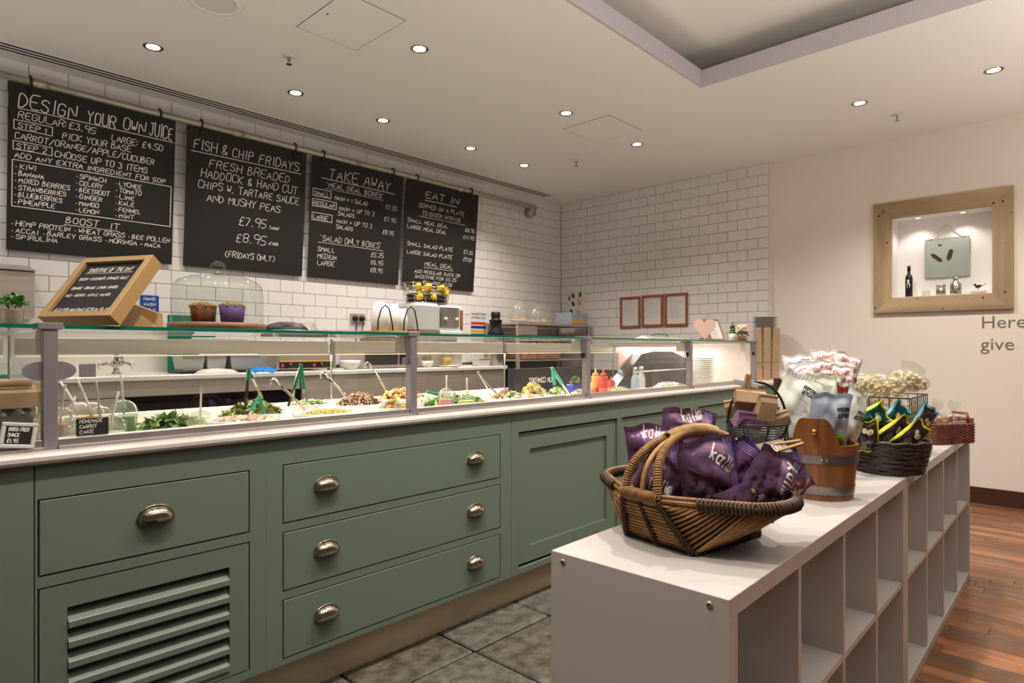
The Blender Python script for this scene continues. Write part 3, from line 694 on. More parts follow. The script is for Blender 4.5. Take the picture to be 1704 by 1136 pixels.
menu_board(1.716, 2.671, 'black menu board on fish and chips, second of the hanging boards', (1.811, 2.56), w2)
menu_board(2.721, 3.682, 'black take away menu board, third of the hanging boards', (2.821, 3.554), w3)
menu_board(3.725, 4.684, 'black eat in menu board, rightmost of the hanging boards above the juicer', (3.841, 4.567), w4)

# ================================================================= RIGHT WALL: niche frame, things in the niche, lettering
t = thing('wooden_surround', 'reclaimed wood surround framing the lit niche in the painted wall', 'surround', (XR, 1.0, 2.05))
o0, o1, p0_, p1_ = 0.516 - 1.0, 1.499 - 1.0, 1.570 - 2.05, 2.538 - 2.05; i0, i1, j0, j1 = .650 - 1, 1.358 - 1, 1.700 - 2.05, 2.398 - 2.05
for nm, poly, m in (('top', [(o0, p1_), (o1, p1_), (i1, j1), (i0, j1)], 'rustic'), ('bot', [(o0, p0_), (o1, p0_), (i1, j0), (i0, j0)], 'rustic'), ('l', [(o1, p0_), (o1, p1_), (i1, j1), (i1, j0)], 'rustic_v'), ('r', [(o0, p0_), (o0, p1_), (i0, j1), (i0, j0)], 'rustic_v')):
    c = (sum(q[0] for q in poly) / 4, sum(q[1] for q in poly) / 4); poly = [(c[0] + (a - c[0]) * .9985, c[1] + (b - c[1]) * .9985) for a, b in poly]
    brd = MB().add([(-.030, a, b) for a, b in poly] + [(-.001, a, b) for a, b in poly], [(0, 1, 2, 3), (7, 6, 5, 4), (0, 4, 5, 1), (1, 5, 6, 2), (2, 6, 7, 3), (3, 7, 4, 0)]).build('frame_board', m, t)
    kb = MB()
    for k in range(7):
        u, v = rnd.random(), rnd.random() * .8 + .1
        pa = [poly[0][q] * (1 - u) + poly[1][q] * u for q in (0, 1)]; pb = [poly[3][q] * (1 - u) + poly[2][q] * u for q in (0, 1)]
        a, b = pa[0] * (1 - v) + pb[0] * v, pa[1] * (1 - v) + pb[1] * v; r_ = rnd.choice((.003, .003, .006, .009))
        kb.ball((-.030, a, b), r_, 10, 4, (.12, 1, 1))
    kb.build('nail_holes_and_knots', 'wicker_d', brd, kind='stuff')
for k, y in enumerate((1.18, .86)):
    tt = thing('niche_spotlight', ('left', 'right')[k] + ' small spotlight in the top of the wall niche', 'light', (XR + .09, y, nz1), group='spotlights in the niche')
    MB().lathe([(.0, -.003), (.02, -.003)], n=16).build('lamp_lens', 'niche_lens', tt); MB().lathe([(.02, -.003), (.026, -.005), (.028, 0)], n=16).build('bezel', 'nickel', tt)
    spot(XR + .07, y, 5.5, R(120), .7, nz1 - .012, (1, .93, .86), .015)
# bottle
def at_niche(px, dx): q = atX(px, 490, XR + dx); return (XR + dx, q.y, nz0)
t = thing('black_bottle', 'black glass bottle with a white bird mark in the wall niche', 'bottle', at_niche(1512.5, .05))
MB().lathe([(0, 0), (.026, 0), (.028, .006), (.028, .165), (.024, .185), (.0125, .200), (.0115, .23), (.0, .23)], n=24).build('bottle_body', 'black', t, True)
MB().lathe([(.0, .229), (.0135, .229), (.0135, .272), (.0, .272)], n=16).build('bottle_neck', 'chalkboard', t, True)
cyl_ = lambda a, b: (-math.sqrt(max(0, .0288 ** 2 - a * a)), -a, b)
mb = MB(); mb.add([cyl_(*p) for p in [(-.006, .150), (.004, .152), (.008, .140), (.006, .125), (.014, .105), (.012, .085), (-.004, .078), (-.012, .092), (-.010, .115), (-.004, .130), (-.012, .138)]], [tuple(range(11))]); mb.build('bird_mark', 'chalk', t)
def jar(px, w_, h, m, lab, neck=False):
    t = thing('glass_jar', lab, 'jar', at_niche(px, .06), group='small silvery jars in the niche')
    if neck: pf = [(0, 0), (w_ * .9, 0), (w_, .01), (w_, h * .6), (w_ * .45, h * .75), (w_ * .45, h * .86), (w_ * .62, h), (w_ * .55, h), (w_ * .38, h * .86), (w_ * .38, h * .7), (0, h * .7)]
    else: pf = [(0, 0), (w_ * .92, 0), (w_, .006), (w_, h), (w_ * .92, h), (w_ * .9, .01), (0, .01)]
    MB().lathe(pf, n=24).build('jar_glass', m, t, True)
    MB().shell([(w_ * 1.01, h * .2), (w_ * 1.03, h * .22), (w_ * 1.01, h * .24)], n=24).build('jar_band', 'chrome', t, True)
jar(1541.5, .033, .05, 'cup', 'small clear votive jar, smallest in the wall niche'); jar(1565.5, .035, .092, 'mercury', 'silver mercury glass tumbler in the middle of the niche'); jar(1590.5, .041, .150, 'mercury', 'tall silver jar with a flared neck in the niche', True)
t = thing('pale_stone', 'flat pale stone under the little bird in the wall niche', 'stone', at_niche(1628, .06)); MB().ball((0, 0, .016), .062, 18, 8, (.6, 1, .25)).build('stone_body', 'quartz', t, True)
t = thing('bird_ornament', 'small dark bird ornament standing on the pale stone', 'ornament', (at_niche(1628, .06)[0], at_niche(1628, .06)[1], nz0 + .031))
MB().ball((0, 0, .03), .018, 14, 8, (.8, 1.25, .75), (R(-15), 0, 0)).build('bird_body', 'black', t, True); MB().ball((0, .022, .044), .010, 10, 6).cyl((0, .03, .045), (0, .042, .043), .003, .0005, 6).build('bird_head', 'black', t, True)
MB().add([(0, -.018, .032), (0, -.016, .026), (0, -.052, .048), (0, -.05, .052), (.002, -.018, .032), (.002, -.016, .026), (.002, -.052, .048), (.002, -.05, .052)], [(0, 1, 2, 3), (4, 7, 6, 5), (0, 3, 7, 4), (1, 5, 6, 2), (3, 2, 6, 7), (0, 4, 5, 1)]).build('tail', 'black', t)
for s in (-1, 1): MB().cyl((s * .004, .0, 0), (s * .003, 0, .022), .0015, n=6).build('leg', 'black', t)
# hanging glass picture
t = thing('hanging_glass_picture', 'square glass picture of dark feathers hung on a ribbon in the niche', 'picture', (XR + nd - .02, .985, 2.04))
k = (XR + nd - .02) / XR
MB().bev((0, -.158, -.165), (.005, .158, .165), .001).build('glass_sheet', 'mirror_glass', t)
for s in (-1, 1): box((-.001, s * .158 - .003, -.168), (.006, s * .158 + .003, .168)).build('lead_edge', 'steel', t)
for s in (-1, 1): box((-.001, -.16, s * .165 - .003), (.006, .16, s * .165 + .003)).build('lead_edge', 'steel', t)
for s in (-1, 1): MB().tube([(.002, s * .13, .168), (.003, 0, .29)], .0035, 6).build('ribbon', 'cloth', t)
for s, ln in ((.12, 0), (-.12, 0)): MB().ball((-.002, s, .17), .012, 8, 5, (.5, 1.4, .8)).build('bow', 'cloth', t, True)
def feather(y, z, L, w_, a, nm='feather'):
    pts = [(0, 0), (w_ * .5, L * .2), (w_ * .5, L * .8), (w_ * .25, L), (-w_ * .25, L), (-w_ * .5, L * .8), (-w_ * .5, L * .2)]
    pts = [(y + math.cos(a) * p + math.sin(a) * q, z - math.sin(a) * p + math.cos(a) * q) for p, q in pts]
    MB().add([(-.002, p, q) for p, q in pts] + [(-.0005, p, q) for p, q in pts], [tuple(range(7)), tuple(range(7, 14))[::-1]] + [(i, 7 + i, 7 + (i + 1) % 7, (i + 1) % 7) for i in range(7)]).build(nm, 'wicker_d', t)
feather(-.010, -.03, .10, .034, R(-14)); feather(.03, -.035, .11, .03, R(48)); feather(.035, .105, .03, .014, R(70))
# lettering on the wall
def text_mesh(name, body, size, m, parent, loc, rot, ext=.0008, label=None, align='LEFT', shear=0, spacing=1):
    cu = bpy.data.curves.new(name, 'FONT'); cu.body = body; cu.size = size; cu.extrude = ext; cu.align_x = align; cu.shear = shear; cu.space_character = spacing
    cu.resolution_u = 3
    tmp = bpy.data.objects.new(name, cu); C.objects.link(tmp); bpy.context.view_layer.update()
    me = bpy.data.meshes.new_from_object(tmp.evaluated_get(bpy.context.evaluated_depsgraph_get())); bpy.data.objects.remove(tmp)
    me.materials.clear(); me.materials.append(MAT[m]); o = link(name, me, parent, None, label, loc, rot); return o
t = thing('wall_lettering', 'grey wall lettering below the wooden frame, cut by the right edge', 'lettering', (XR - .0012, .73, 1.42))
for i, (s, sz) in enumerate((('Here', .140), ('give', .140))): text_mesh('text_line', s, sz, 'text_grey', t, (0, 0, -.0 - i * .176), (R(90), 0, R(-90)), .0006, spacing=1.0)

# ================================================================= BACK WALL
for i, (y1, y0) in enumerate(((4.139, 3.864), (3.846, 3.571), (3.554, 3.272))):
    t = thing('framed_notice', ('leftmost', 'middle', 'rightmost')[i] + ' of the three wood framed paper notices on the tiled wall', 'framed notice', (XB - .004, (y0 + y1) / 2, 1.677 + .006 * (i > 0)), group='framed notices on the back wall')
    W, H_ = (y1 - y0) / 2, .181; b = .028
    MB().box((-.004, -W + b, -H_ + b), (-.001, W - b, H_ - b)).build('notice_paper', 'paper', t)
    for s in (-1, 1): MB().bev((-.016, -W, s * (H_ - b / 2) - b / 2), (-.0, W, s * (H_ - b / 2) + b / 2), .002).build('frame_rail', 'redwood', t)
    for s in (-1, 1): MB().bev((-.0155, s * (W - b / 2) - b / 2, -H_ + b), (-.0, s * (W - b / 2) + b / 2, H_ - b), .002).build('frame_stile', 'redwood', t)
    mb = MB(); rg = random.Random(i)
    for k in range(13):
        z = H_ - b - .025 - k * .018
        if i == 0 and k < 2: w0, w1_ = -.02, .02
        else: w0, w1_ = (W - b - .015), -(W - b - .015) + rg.uniform(0, .11)
        mb.box((-.0048, min(w0, w1_), z), (-.004, max(w0, w1_), z + .0022))
    mb.build('print_lines', 'ink', t, kind='stuff')
t = thing('fruit_poster', 'white paper poster with coloured fruit shapes in the tiled corner', 'poster', (XB - .003, 4.80, 1.80))
MB().box((-.002, -.13, -.17), (0, .13, .17)).build('poster_sheet', 'paper', t)
for (y, z, r_, m) in ((.04, .12, .035, 'signgreen'), (.04, .02, .035, 'blueplastic'), (-.07, .13, .035, 'leaf'), (.10, .09, .03, 'signred'), (-.06, .03, .04, 'signyellow'), (.07, -.07, .03, 'leaf'), (-.04, -.09, .035, 'orange')):
    MB().ball((-.003, y, z), r_, 12, 6, (.05, 1, .7), (rnd.random() * 2, 0, 0)).build('fruit_print', m, t, True)

# ================================================================= REAR COUNTER ALONG THE TILED WALL
RZ = 1.083
rc = thing('rear_counter', 'steel rear counter with a white worktop under the menu boards', 'counter', (0, 4.4, 0))
MB().bev((-0.6, 0, 1.047), (4.59, YW - 4.4 - .003, RZ), .006).build('worktop', 'worktop', rc)
MB().box((-0.6, .04, .95), (2.35, .06, 1.046)).build('steel_apron', 'steel', rc)
for a, b, z in ((2.36, 3.3, .55), (3.305, 4.0, .55), (4.005, 4.585, .55)): MB().bev((a, .03, z), (b, .05, 1.044), .002).build('steel_door', 'steel', rc)
MB().box((-0.6, .45, .10), (4.58, .47, .80)).build('dark_back', 'bark_wood', rc)
MB().box((-0.6, .06, .50), (2.35, .45, .53)).build('lower_shelf', 'steel', rc)
for x in (-.3, .95, 2.3, 4.56): MB().cyl((x, .06, 0), (x, .06, 1.046), .02).build('leg', 'steel', rc)
for x, z in ((1.2, .9), (1.9, .9)): pass
MB().bev((-0.6, .035, .55), (1.18, .055, .945), .002).build('steel_drawer', 'steel', rc)
sp = tag(MB().box((-0.3, YW - .010, RZ), (1.78, YW - .003, 1.46)).build('splash_panel', 'worktop'), 'plain white splash panel on the wall behind the mixer tap', 'panel')
MB().bev((1.73, YW - .022, RZ), (1.79, YW - .010, 1.52), .002).build('edge_post', 'white_plastic', sp)
# sink + tap
sk = thing('sink', 'inset white sink below the cross-head mixer tap', 'sink', (1.05, 4.62, RZ))
MB().bev((-.28, -.17, 0), (.30, .16, .004), .001).build('rim', 'porcelain', sk); MB().box((-.25, -.14, .004), (.27, .13, .0048)).build('bowl', 'grey_plastic', sk)
q = atY(193, 625, 4.78)
tp = thing('mixer_tap', 'chrome cross-head mixer tap behind the display glass', 'tap', (q.x, 4.78, RZ + .001))
MB().lathe([(0, 0), (.030, 0), (.030, .008), (.018, .016), (.016, .045), (.026, .062), (.022, .085), (.012, .10), (.012, .12), (.017, .128), (.012, .142), (.0, .148)], n=20).build('column', 'chrome', tp, True)
MB().tube([(-.085, 0, .062), (-.05, 0, .072), (-.02, 0, .066), (.02, 0, .066), (.05, 0, .072), (.085, 0, .062)], [.010, .012, .018, .018, .012, .010], 12).build('crossbar', 'chrome', tp, True)
for s in (-1, 1):
    h = MB().ball((s * .093, 0, .062), .014, 12, 8).build('valve', 'chrome', tp, True)
    MB().tube([(s * .093, -.03, .045), (s * .093, .0, .062), (s * .097, .03, .045)], [.004, .007, .004], 8).tube([(s * .093, 0, .09), (s * .096, 0, .030)], [.004, .005], 8).build('cross_handle', 'porcelain', h, True)
MB().tube([(0, 0, .08), (0, -.06, .12), (0, -.13, .11), (0, -.15, .06)], .009, 10).build('spout', 'chrome', tp, True)
# green chopping board standing on end
q0, q1 = atY(278, 520, 4.95), atY(330, 560, 4.95)
t = tag(MB().bev((q0.x, 4.93, RZ + .001), (q1.x + .12, 4.947, 1.50), .004).build('chopping_board', 'green_board'), 'green chopping board standing on end behind the grey food trays', 'chopping board')
def tub(name, lab, cat, cx, cy, z, L, W, h, m, taper=.86, lip=.012, n=1, group=None, par=None):
    t = thing(name, lab, cat, (cx, cy, z), group=group) if par is None else par
    mb = MB(); a, b = L / 2, W / 2; th = .003
    def ring(k, zz, o=0): return [(-a * k + o, -b * k + o, zz), (a * k - o, -b * k + o, zz), (a * k - o, b * k - o, zz), (-a * k + o, b * k - o, zz)]
    vs = ring(taper, 0) + ring(1, h) + ring(1 + lip / a, h) + ring(1 + lip / a, h + .003) + ring(1, h + .003, th) + ring(taper, th, th)
    fs = [(3, 2, 1, 0)]
    for r_ in range(5):
        for j in range(4): fs.append((r_ * 4 + j, r_ * 4 + (j + 1) % 4, (r_ + 1) * 4 + (j + 1) % 4, (r_ + 1) * 4 + j))
    fs.append((20, 21, 22, 23)); mb.add(vs, fs); mb.build('tub', m, t); return t
base = atY(300, 613, 4.66)
t = thing('tray_stand', 'dark shallow stand under the grey plastic food tubs', 'tray', (atY(362, 600, 4.64).x, 4.64, RZ)); MB().bev((-.29, -.13, .001), (.29, .13, .022), .004).build('tray_body', 'darkmetal', t)
for i, (x, w_) in enumerate(((atY(314, 600, 4.64).x, .15), (atY(352, 600, 4.64).x, .14), (atY(399, 600, 4.64).x, .22))):
    tub('food_tub', ('left', 'middle', 'right')[i] + ' of the three grey plastic food tubs behind the display glass', 'food tub', x, 4.64, RZ + .023, w_, .2, .10, 'grey_plastic', .84, group='grey food tubs on the rear counter')
t = thing('tub_lid', 'pale translucent lid tilted over the grey food tubs', 'lid', (atY(380, 600, 4.66).x, 4.68, RZ + .150), rot=(R(20), 0, 0)); MB().bev((-.22, -.11, 0), (.20, .14, .006), .002).box((-.21, .11, .005), (.19, .135, .06)).build('lid_sheet', 'grey_plastic', t)
def crumple(mb, a, b, h, nx=20, ny=12, amp=.4, seed=1):
    rg = random.Random(seed); ph_ = [rg.random() * 6 for _ in range(8)]
    def f(u, v):
        e = (1 - (2 * u - 1) ** 4) * (1 - (2 * v - 1) ** 4); z = h * e * (1 - amp / 2 + amp / 2 * math.sin(u * 17 + ph_[0] + 4 * math.sin(v * 6 + ph_[1])) * math.cos(v * 13 + ph_[2] + 2 * math.sin(u * 9)))
        return (-a / 2 + a * u + .012 * math.sin(v * 9 + ph_[3]), -b / 2 + b * v + .012 * math.sin(u * 8 + ph_[4]), max(0.0008, z))
    return mb.grid(f, nx, ny)
q = atY(362, 626, 4.47)
tag(crumple(MB(), .26, .14, .035, seed=3).build('dish_cloth', 'cloth', None, True, loc=(q.x, 4.485, RZ + .001)), 'folded off-white dish cloth on the rear worktop edge', 'cloth')
q = atY(436, 622, 4.47)
tag(crumple(MB(), .17, .12, .04, 26, 16, .8, 5).build('cleaning_cloth', 'blue_cloth', None, True, loc=(q.x, 4.47, RZ + .001)), 'bright blue crumpled cleaning cloth on the rear worktop', 'cloth')
# contact grill with its control panel
xa, xb = atY(462, 610, 4.5).x, atY(556, 610, 4.5).x
t = thing('contact_grill', 'steel double contact grill with red switches and knobs', 'grill', ((xa + xb) / 2, 4.50, RZ)); hw = (xb - xa) / 2
MB().bev((-hw, 0, .012), (hw, .40, .15), .006).build('grill_body', 'steel', t)
MB().bev((-hw - .015, -.004, .010), (-hw + .012, .05, .21), .003).build('side_cheek', 'alu', t); MB().bev((hw - .012, -.004, .010), (hw + .015, .05, .21), .003).build('side_cheek', 'alu', t)
pn = MB().bev((-hw + .014, -.008, .022), (hw - .014, 0, .068), .001).build('control_panel', 'black', t)
MB().box((-hw + .014, -.010, .070), (hw - .014, 0, .080)).build('yellow_strip', 'signyellow', t)
for sx in (-.20, .06):
    MB().bev((sx - .014, -.014, .032), (sx + .004, -.008, .056), .002).build('red_switch', 'signred', pn)
    k_ = MB().cyl((sx + .055, -.008, .045), (sx + .055, -.026, .045), .018, n=20).build('dial', 'darkmetal', pn, True)
    MB().box((sx + .054, -.028, .045), (sx + .056, -.026, .062)).build('pointer', 'chalk', k_)
MB().bev((-hw + .03, .02, .155), (-.01, .36, .20), .01).build('press_plate', 'darkmetal', t); MB().bev((.01, .02, .155), (hw - .03, .36, .20), .01).build('press_plate', 'darkmetal', t)
for x in (-hw + .03, hw - .03): MB().cyl((x, .03, .001), (x, .03, .013), .015).cyl((x, .35, .001), (x, .35, .013), .015).build('foot', 'rubber', t)
def bowl(name, lab, x, y, z, r, h, m='porcelain', cat='bowl', group=None, sx=1, sy=1, rz=0):
    t = thing(name, lab, cat, (x, y, z), rz, group)
    MB().lathe([(0, 0), (r * .45, 0), (r * .55, h * .05), (r * .85, h * .45), (r, h), (r * .965, h), (r * .82, h * .48), (r * .5, h * .1), (0, h * .08)], n=36, sx=sx, sy=sy).build('bowl_body', m, t, True); return t
q = atY(583, 613, 4.5); bowl('white_bowl', 'plain white bowl on the rear worktop under the wall sockets', q.x, 4.5, RZ + .001, .085, .075)
q = atY(711, 612, 4.48); bowl('white_bowl', 'small white bowl holding a brown carton beside the second glass post', q.x, 4.48, RZ + .001, .055, .06)
t = tag(MB().bev((-.03, -.03, 0), (.03, .03, .10), .002).build('brown_carton', 'kraft2', loc=(q.x - .005, 4.48, RZ + .012)), 'small brown carton standing in the small white bowl', 'carton')
# socket with two plugs
t = thing('double_socket', 'steel double wall socket with two black plugs', 'socket', (3.239, YW - .003, 1.535))
MB().bev((-.079, -.012, -.046), (.079, 0, .046), .003).build('socket_plate', 'steel', t)
for s in (-1, 1):
    p = MB().tube([(s * .036, -.012, 0), (s * .036, -.02, 0), (s * .036, -.042, -.002)], [.026, .027, .02], 16).build('plug', 'black', t, True)
    MB().tube([(s * .036, -.035, -.01), (s * .036, -.038, -.05), (s * .03, -.02, -.12), (s * .03 + .01, -.012, -.44)], .0045, 6).build('power_cord', 'black', p, True)
# juicer
xa, xb = atY(692, 550, 4.55).x, atY(775, 550, 4.55).x; W = xb - xa; zt = atY(735, 505, 4.55).z
t = thing('juicer', 'tall white orange juicer with a clear front window', 'juicer', ((xa + xb) / 2, 4.55, RZ)); Zh = zt - RZ
MB().bev((-W / 2, .0, .32), (-W / 2 + .30, .34, Zh), .03).build('left_housing', 'grey_plastic', t)
MB().bev((-W / 2 + .02, .02, .001), (W / 2 - .02, .36, .14), .012).build('foot_unit', 'steel', t)
MB().bev((-W / 2 + .03, .06, .14), (W / 2 - .05, .34, .33), .01).build('column', 'grey_plastic', t)
MB().bev((-W / 2 + .302, .03, .34), (W / 2, .34, Zh - .015), .012).build('right_housing', 'white_plastic', t)
wn = MB().bev((-W / 2 + .31, .012, .38), (W / 2 - .075, .03, Zh - .03), .004).build('window', 'window_grey', t)
for s in (.36, .50): MB().cyl((-W / 2 + s, .012, .455), (-W / 2 + s, -.006, .455), .016).build('squeeze_knob', 'white_plastic', wn, True)
MB().bev((W / 2 - .05, .022, .36), (W / 2 - .015, .032, Zh - .05), .002).build('button_strip', 'redwood', t)
MB().bev((-W / 2 + .29, -.0, .30), (W / 2 - .04, .30, .345), .006).build('pulp_tray', 'white_plastic', t)
# fruit basket on top
bc = Vector(((xa + xb) / 2 - .04, 4.72, zt)); xw = (atY(764, 475, 4.6).x - atY(692, 471, 4.6).x) / 2
t = thing('fruit_basket', 'round chrome wire basket of lemons on the juicer', 'basket', bc)
for k in range(6):
    z = .008 + k * .036; r_ = xw * (.86 + .14 * k / 5); MB().tube([(r_ * math.cos(a * PI / 18), r_ * .6 * math.sin(a * PI / 18), z) for a in range(36)], .0045 if k in (0, 5) else .0032, 6, closed=True).build('wire_ring', 'chrome', t, True)
for a in range(12):
    c_, s_ = math.cos(a * PI / 6), math.sin(a * PI / 6); MB().tube([(xw * .86 * c_, xw * .6 * .86 * s_, .008), (xw * c_, xw * .6 * s_, .19)], .0032, 6).build('upright_wire', 'chrome', t, True)
MB().lathe([(0, .002), (xw * .84, .002), (xw * .84, .09), (xw * .83, .09), (xw * .83, .006), (0, .006)], n=24, sy=.6).build('liner', 'screen_dark', t, True)
fr = None; rg = random.Random(4); i = 0
LEM = [(-.19, -.09, .135), (-.06, -.10, .145), (-.12, -.12, .115), (.10, -.12, .135), (.18, -.10, .12), (.15, -.12, .09), (-.17, -.10, .05), (-.03, -.14, .052), (.02, .0, .13)]
LL = ['lemon at the upper left of the wire basket', 'lemon second from the left along the top of the wire basket', 'lemon low between the two upper left lemons', 'lemon right of centre in the wire basket', 'lemon at the right end of the wire basket', 'lemon tucked low at the right of the wire basket', 'lemon at the bottom left behind the basket wires', 'lemon at the bottom centre behind the basket wires', 'lemon half hidden at the back of the wire basket']
for (x, y, z), lb in zip(LEM, LL):
    p = bc + Vector((x * .9, y * .85, z + .012)); 
    if fr is None:
        fr = thing('lemon', 'yellow ' + lb, 'lemon', p, group='lemons in the wire basket', rot=(.3, .2, .4))
        MB().lathe([(0, -.046), (.006, -.044), (.022, -.034), (.036, -.010), (.036, .010), (.022, .034), (.006, .044), (0, .046)], n=16).build('rind', 'lemon', fr, True); MB().ball((0, 0, .046), .005, 8, 4).build('stem_end', 'leaf', fr, True)
    else: copy_thing(fr, p, (rg.random() * 3, rg.random() * 3, rg.random() * 3), 'yellow ' + lb)
# measuring jug of orange juice under the juicer
q = atY(744, 606, 4.5); t = thing('juice_jug', 'clear jug half full of orange juice under the juicer', 'jug', (q.x, 4.5, RZ + .014))
MB().shell([(.045, 0), (.050, .15), (.048, .15), (.043, .004)], n=24).build('jug_glass', 'cup', t, True); MB().lathe([(0, .004), (.042, .004), (.045, .075), (0, .075)], n=24).build('juice', 'juice_o', t, True)
MB().tube([(.048, 0, .135), (.08, 0, .125), (.082, 0, .06), (.047, 0, .04)], .005, 8).build('jug_handle', 'cup', t, True)
tag(MB().lathe([(0, 0), (.08, 0), (.105, .010), (.104, .013), (.078, .004), (0, .004)], n=32).build('white_plate', 'porcelain', loc=(q.x + .02, 4.5, RZ + .001)), 'white plate under the orange juice jug', 'plate')
# wire carrier with white carrier bags
xa, xb = atY(621, 550, 4.55).x, atY(690, 550, 4.55).x; c = (xa + xb) / 2; zb = 1.31
t = thing('microwave', 'dark-fronted steel microwave behind the display glass, left of the second post', 'appliance', (c - .05, 4.6, RZ)); MB().bev((-.25, 0, .002), (.25, .36, zb - RZ), .006).build('oven_body', 'steel', t); MB().bev((-.22, -.008, .03), (.12, 0, zb - RZ - .03), .003).build('oven_door', 'screen_dark', t); MB().bev((.14, -.006, .03), (.23, 0, zb - RZ - .03), .002).build('control_strip', 'black', t)
t = thing('wooden_carrier', 'wooden tray with black wire hoops holding white bags on the rear counter', 'carrier', (c, 4.62, zb)); W = (xb - xa) / 2
MB().bev((-W, -.14, 0), (W, .14, .10), .004).build('tray_body', 'oak_x', t)
for x in (-W + .09, W - .08): MB().tube([(x - .08, -.12, .06), (x - .075, -.12, .19), (x - .04, -.12, .29), (x, -.12, .32), (x + .04, -.12, .29), (x + .07, -.12, .17), (x + .085, -.12, .06)], .006, 8).build('wire_hoop', 'black', t, True)
for i, (x, w_, h, lab) in enumerate(((-.10, .09, .26, 'tall folded white paper bag leaning left in the wooden carrier'), (.02, .07, .24, 'white paper bag in the middle of the wooden carrier'), (.10, .055, .20, 'small white cylinder bag at the right of the carrier'))):
    tag(MB().tube([(0, 0, 0), (.0, 0, h * .5), (-.01 if i < 2 else 0, 0, h)], [w_ * .9, w_, w_ * (.5 if i == 0 else .8)], 10).build('paper_bag', 'porcelain', None, True, loc=(c + x, 4.62 - .02 * i, zb + .101)), lab, 'bag', 'white bags in the wooden carrier')
# food safety chart, canister, shelf with wrapped platters
q0, q1 = atY(783, 516, YW), atY(808, 556, YW)
t = thing('food_safety_chart', 'white chart with red, blue, yellow and green bars on the tiled wall', 'sign', (q0.x, YW - .004, q1.z - .25)); W = q1.x - q0.x + .02
MB().box((-.01, -.002, -.05), (W, 0, .25 + (q0.z - q1.z))).build('chart_sheet', 'white_plastic', t)
Hh = .25 + (q0.z - q1.z); tb = MB(); fn = lambda a, b: (a, -.003, b)
write(tb, 'TRAINING CHART', .004, Hh - .05, .024, .004, fn, fit=W - .02); write(tb, 'INFORMATION', .004, Hh - .09, .024, .004, fn, fit=W - .02); tb.build('chart_heading', 'black', t)
for k, m in enumerate(('signred', 'signblue', 'signyellow', 'signgreen', 'black')): box((.0, -.0035, Hh - .155 - k * .043), (W - .02, -.002, Hh - .125 - k * .043)).build('colour_bar', m, t)
q = atY(827, 556, 4.47)
t = thing('canister', 'black lidded vacuum canister beside the food safety chart', 'canister', (q.x, 4.49, RZ))
MB().lathe([(0, .001), (.078, .001), (.078, .26), (.076, .30), (.056, .345), (0, .345)], n=28).build('canister_body', 'steel', t, True)
MB().lathe([(.0, .30), (.080, .30), (.086, .33), (.058, .375), (.062, .45), (.068, .455), (.068, .465), (.045, .467), (.045, .49), (.048, .50), (.048, .535), (.04, .545), (0, .545)], n=28).build('lid', 'black', t, True)
q = atY(803, 608, 4.46); tub('clear_tub', 'white ribbed plastic tub at the end of the rear worktop', 'tub', q.x, 4.48, RZ + .001, .16, .12, .075, 'white_plastic', .78)
t = thing('steel_shelf', 'steel shelf unit in the tiled corner carrying the covered platters', 'shelf', (5.20, 4.72, 0))
zs = atY(870, 535, 4.5).z
MB().bev((-.34, -.22, zs - .03), (.95, .30, zs), .003).build('shelf_top', 'steel', t); MB().bev((-.34, -.20, zs - .14), (-.02, -.185, zs - .03), .002).build('side_cheek', 'steel', t)
for x in (-.32, .92):
    for y in (-.19, .27): MB().box((x - .015, y - .015, 0), (x + .015, y + .015, zs - .03)).build('leg', 'steel', t)
MB().bev((-.32, -.20, 1.12), (.93, .28, 1.14), .002).build('lower_deck', 'steel', t)
def cake_platter(x, y, L, lab, dome=False):
    t = thing('covered_platter', lab, 'platter', (x, y, zs + .001))
    MB().lathe([(0, 0), (L * .7, 0), (L, .02), (L * .97, .022), (L * .7, .006), (0, .006)], n=28, sy=.7).build('platter_dish', 'porcelain', t, True)
    mb = MB(); rg = random.Random(int(x * 100))
    for k in range(26): a, r_ = rg.random() * 6.28, rg.random() ** .5 * L * .65; mb.ball((r_ * math.cos(a), r_ * .6 * math.sin(a), .022 + .02 * rg.random()), .025, 8, 5, (1, 1, .7))
    mb.build('bakes', 'food_pink', t, True, kind='stuff')
    MB().shell([(L * .9, .02), (L * .92, .08), (L * .75, .17), (L * .3, .22), (0.001, .225)], n=24, sy=.7).build('film_cover', 'film', t, True)
cake_platter(5.0, 4.62, .13, 'small film-covered plate of bakes at the left of the steel shelf'); cake_platter(5.42, 4.70, .20, 'large film-covered platter of bakes on the steel shelf in the corner')
q = atY(950, 545, 4.6)
t = thing('cake_box', 'blue and yellow patterned box under the poster in the corner', 'box', (5.93, 4.62, zs + .001)); MB().bev((-.17, -.12, 0), (.15, .12, .13), .004).build('box_body', 'bagblue', t); MB().box((-.15, -.1205, .02), (.13, -.12, .05)).build('yellow_band', 'signyellow', t)
# soap dispenser, hand wash sign, plant on the left
t = thing('towel_dispenser', 'grey metal paper towel dispenser with a hinged lid at the left edge', 'dispenser', (0.66, YW - .003, 1.44)); w_ = atY(58, 480, 4.9).x - .66
MB().bev((-.35, -.14, 0), (w_ + .0, 0, .30), .008).build('dispenser_body', 'steel', t); MB().add([(-.36, -.16, .30), (w_ + .01, -.16, .30), (w_ - .02, -.02, .345), (-.36, -.02, .345), (-.36, 0, .30), (w_ + .01, 0, .30)], [(0, 1, 2, 3), (0, 4, 5, 1), (1, 5, 2), (0, 3, 4), (3, 2, 5, 4)]).build('hinged_lid', 'alu', t)
q = atY(249, 504, YW - .006)
t = thing('hand_wash_sign', 'small blue hand wash sign half hidden behind the tilted wooden board', 'sign', (q.x, YW - .004, q.z)); MB().bev((-.06, -.004, -.10), (.06, 0, .055), .004).build('sign_plate', 'signblue', t)
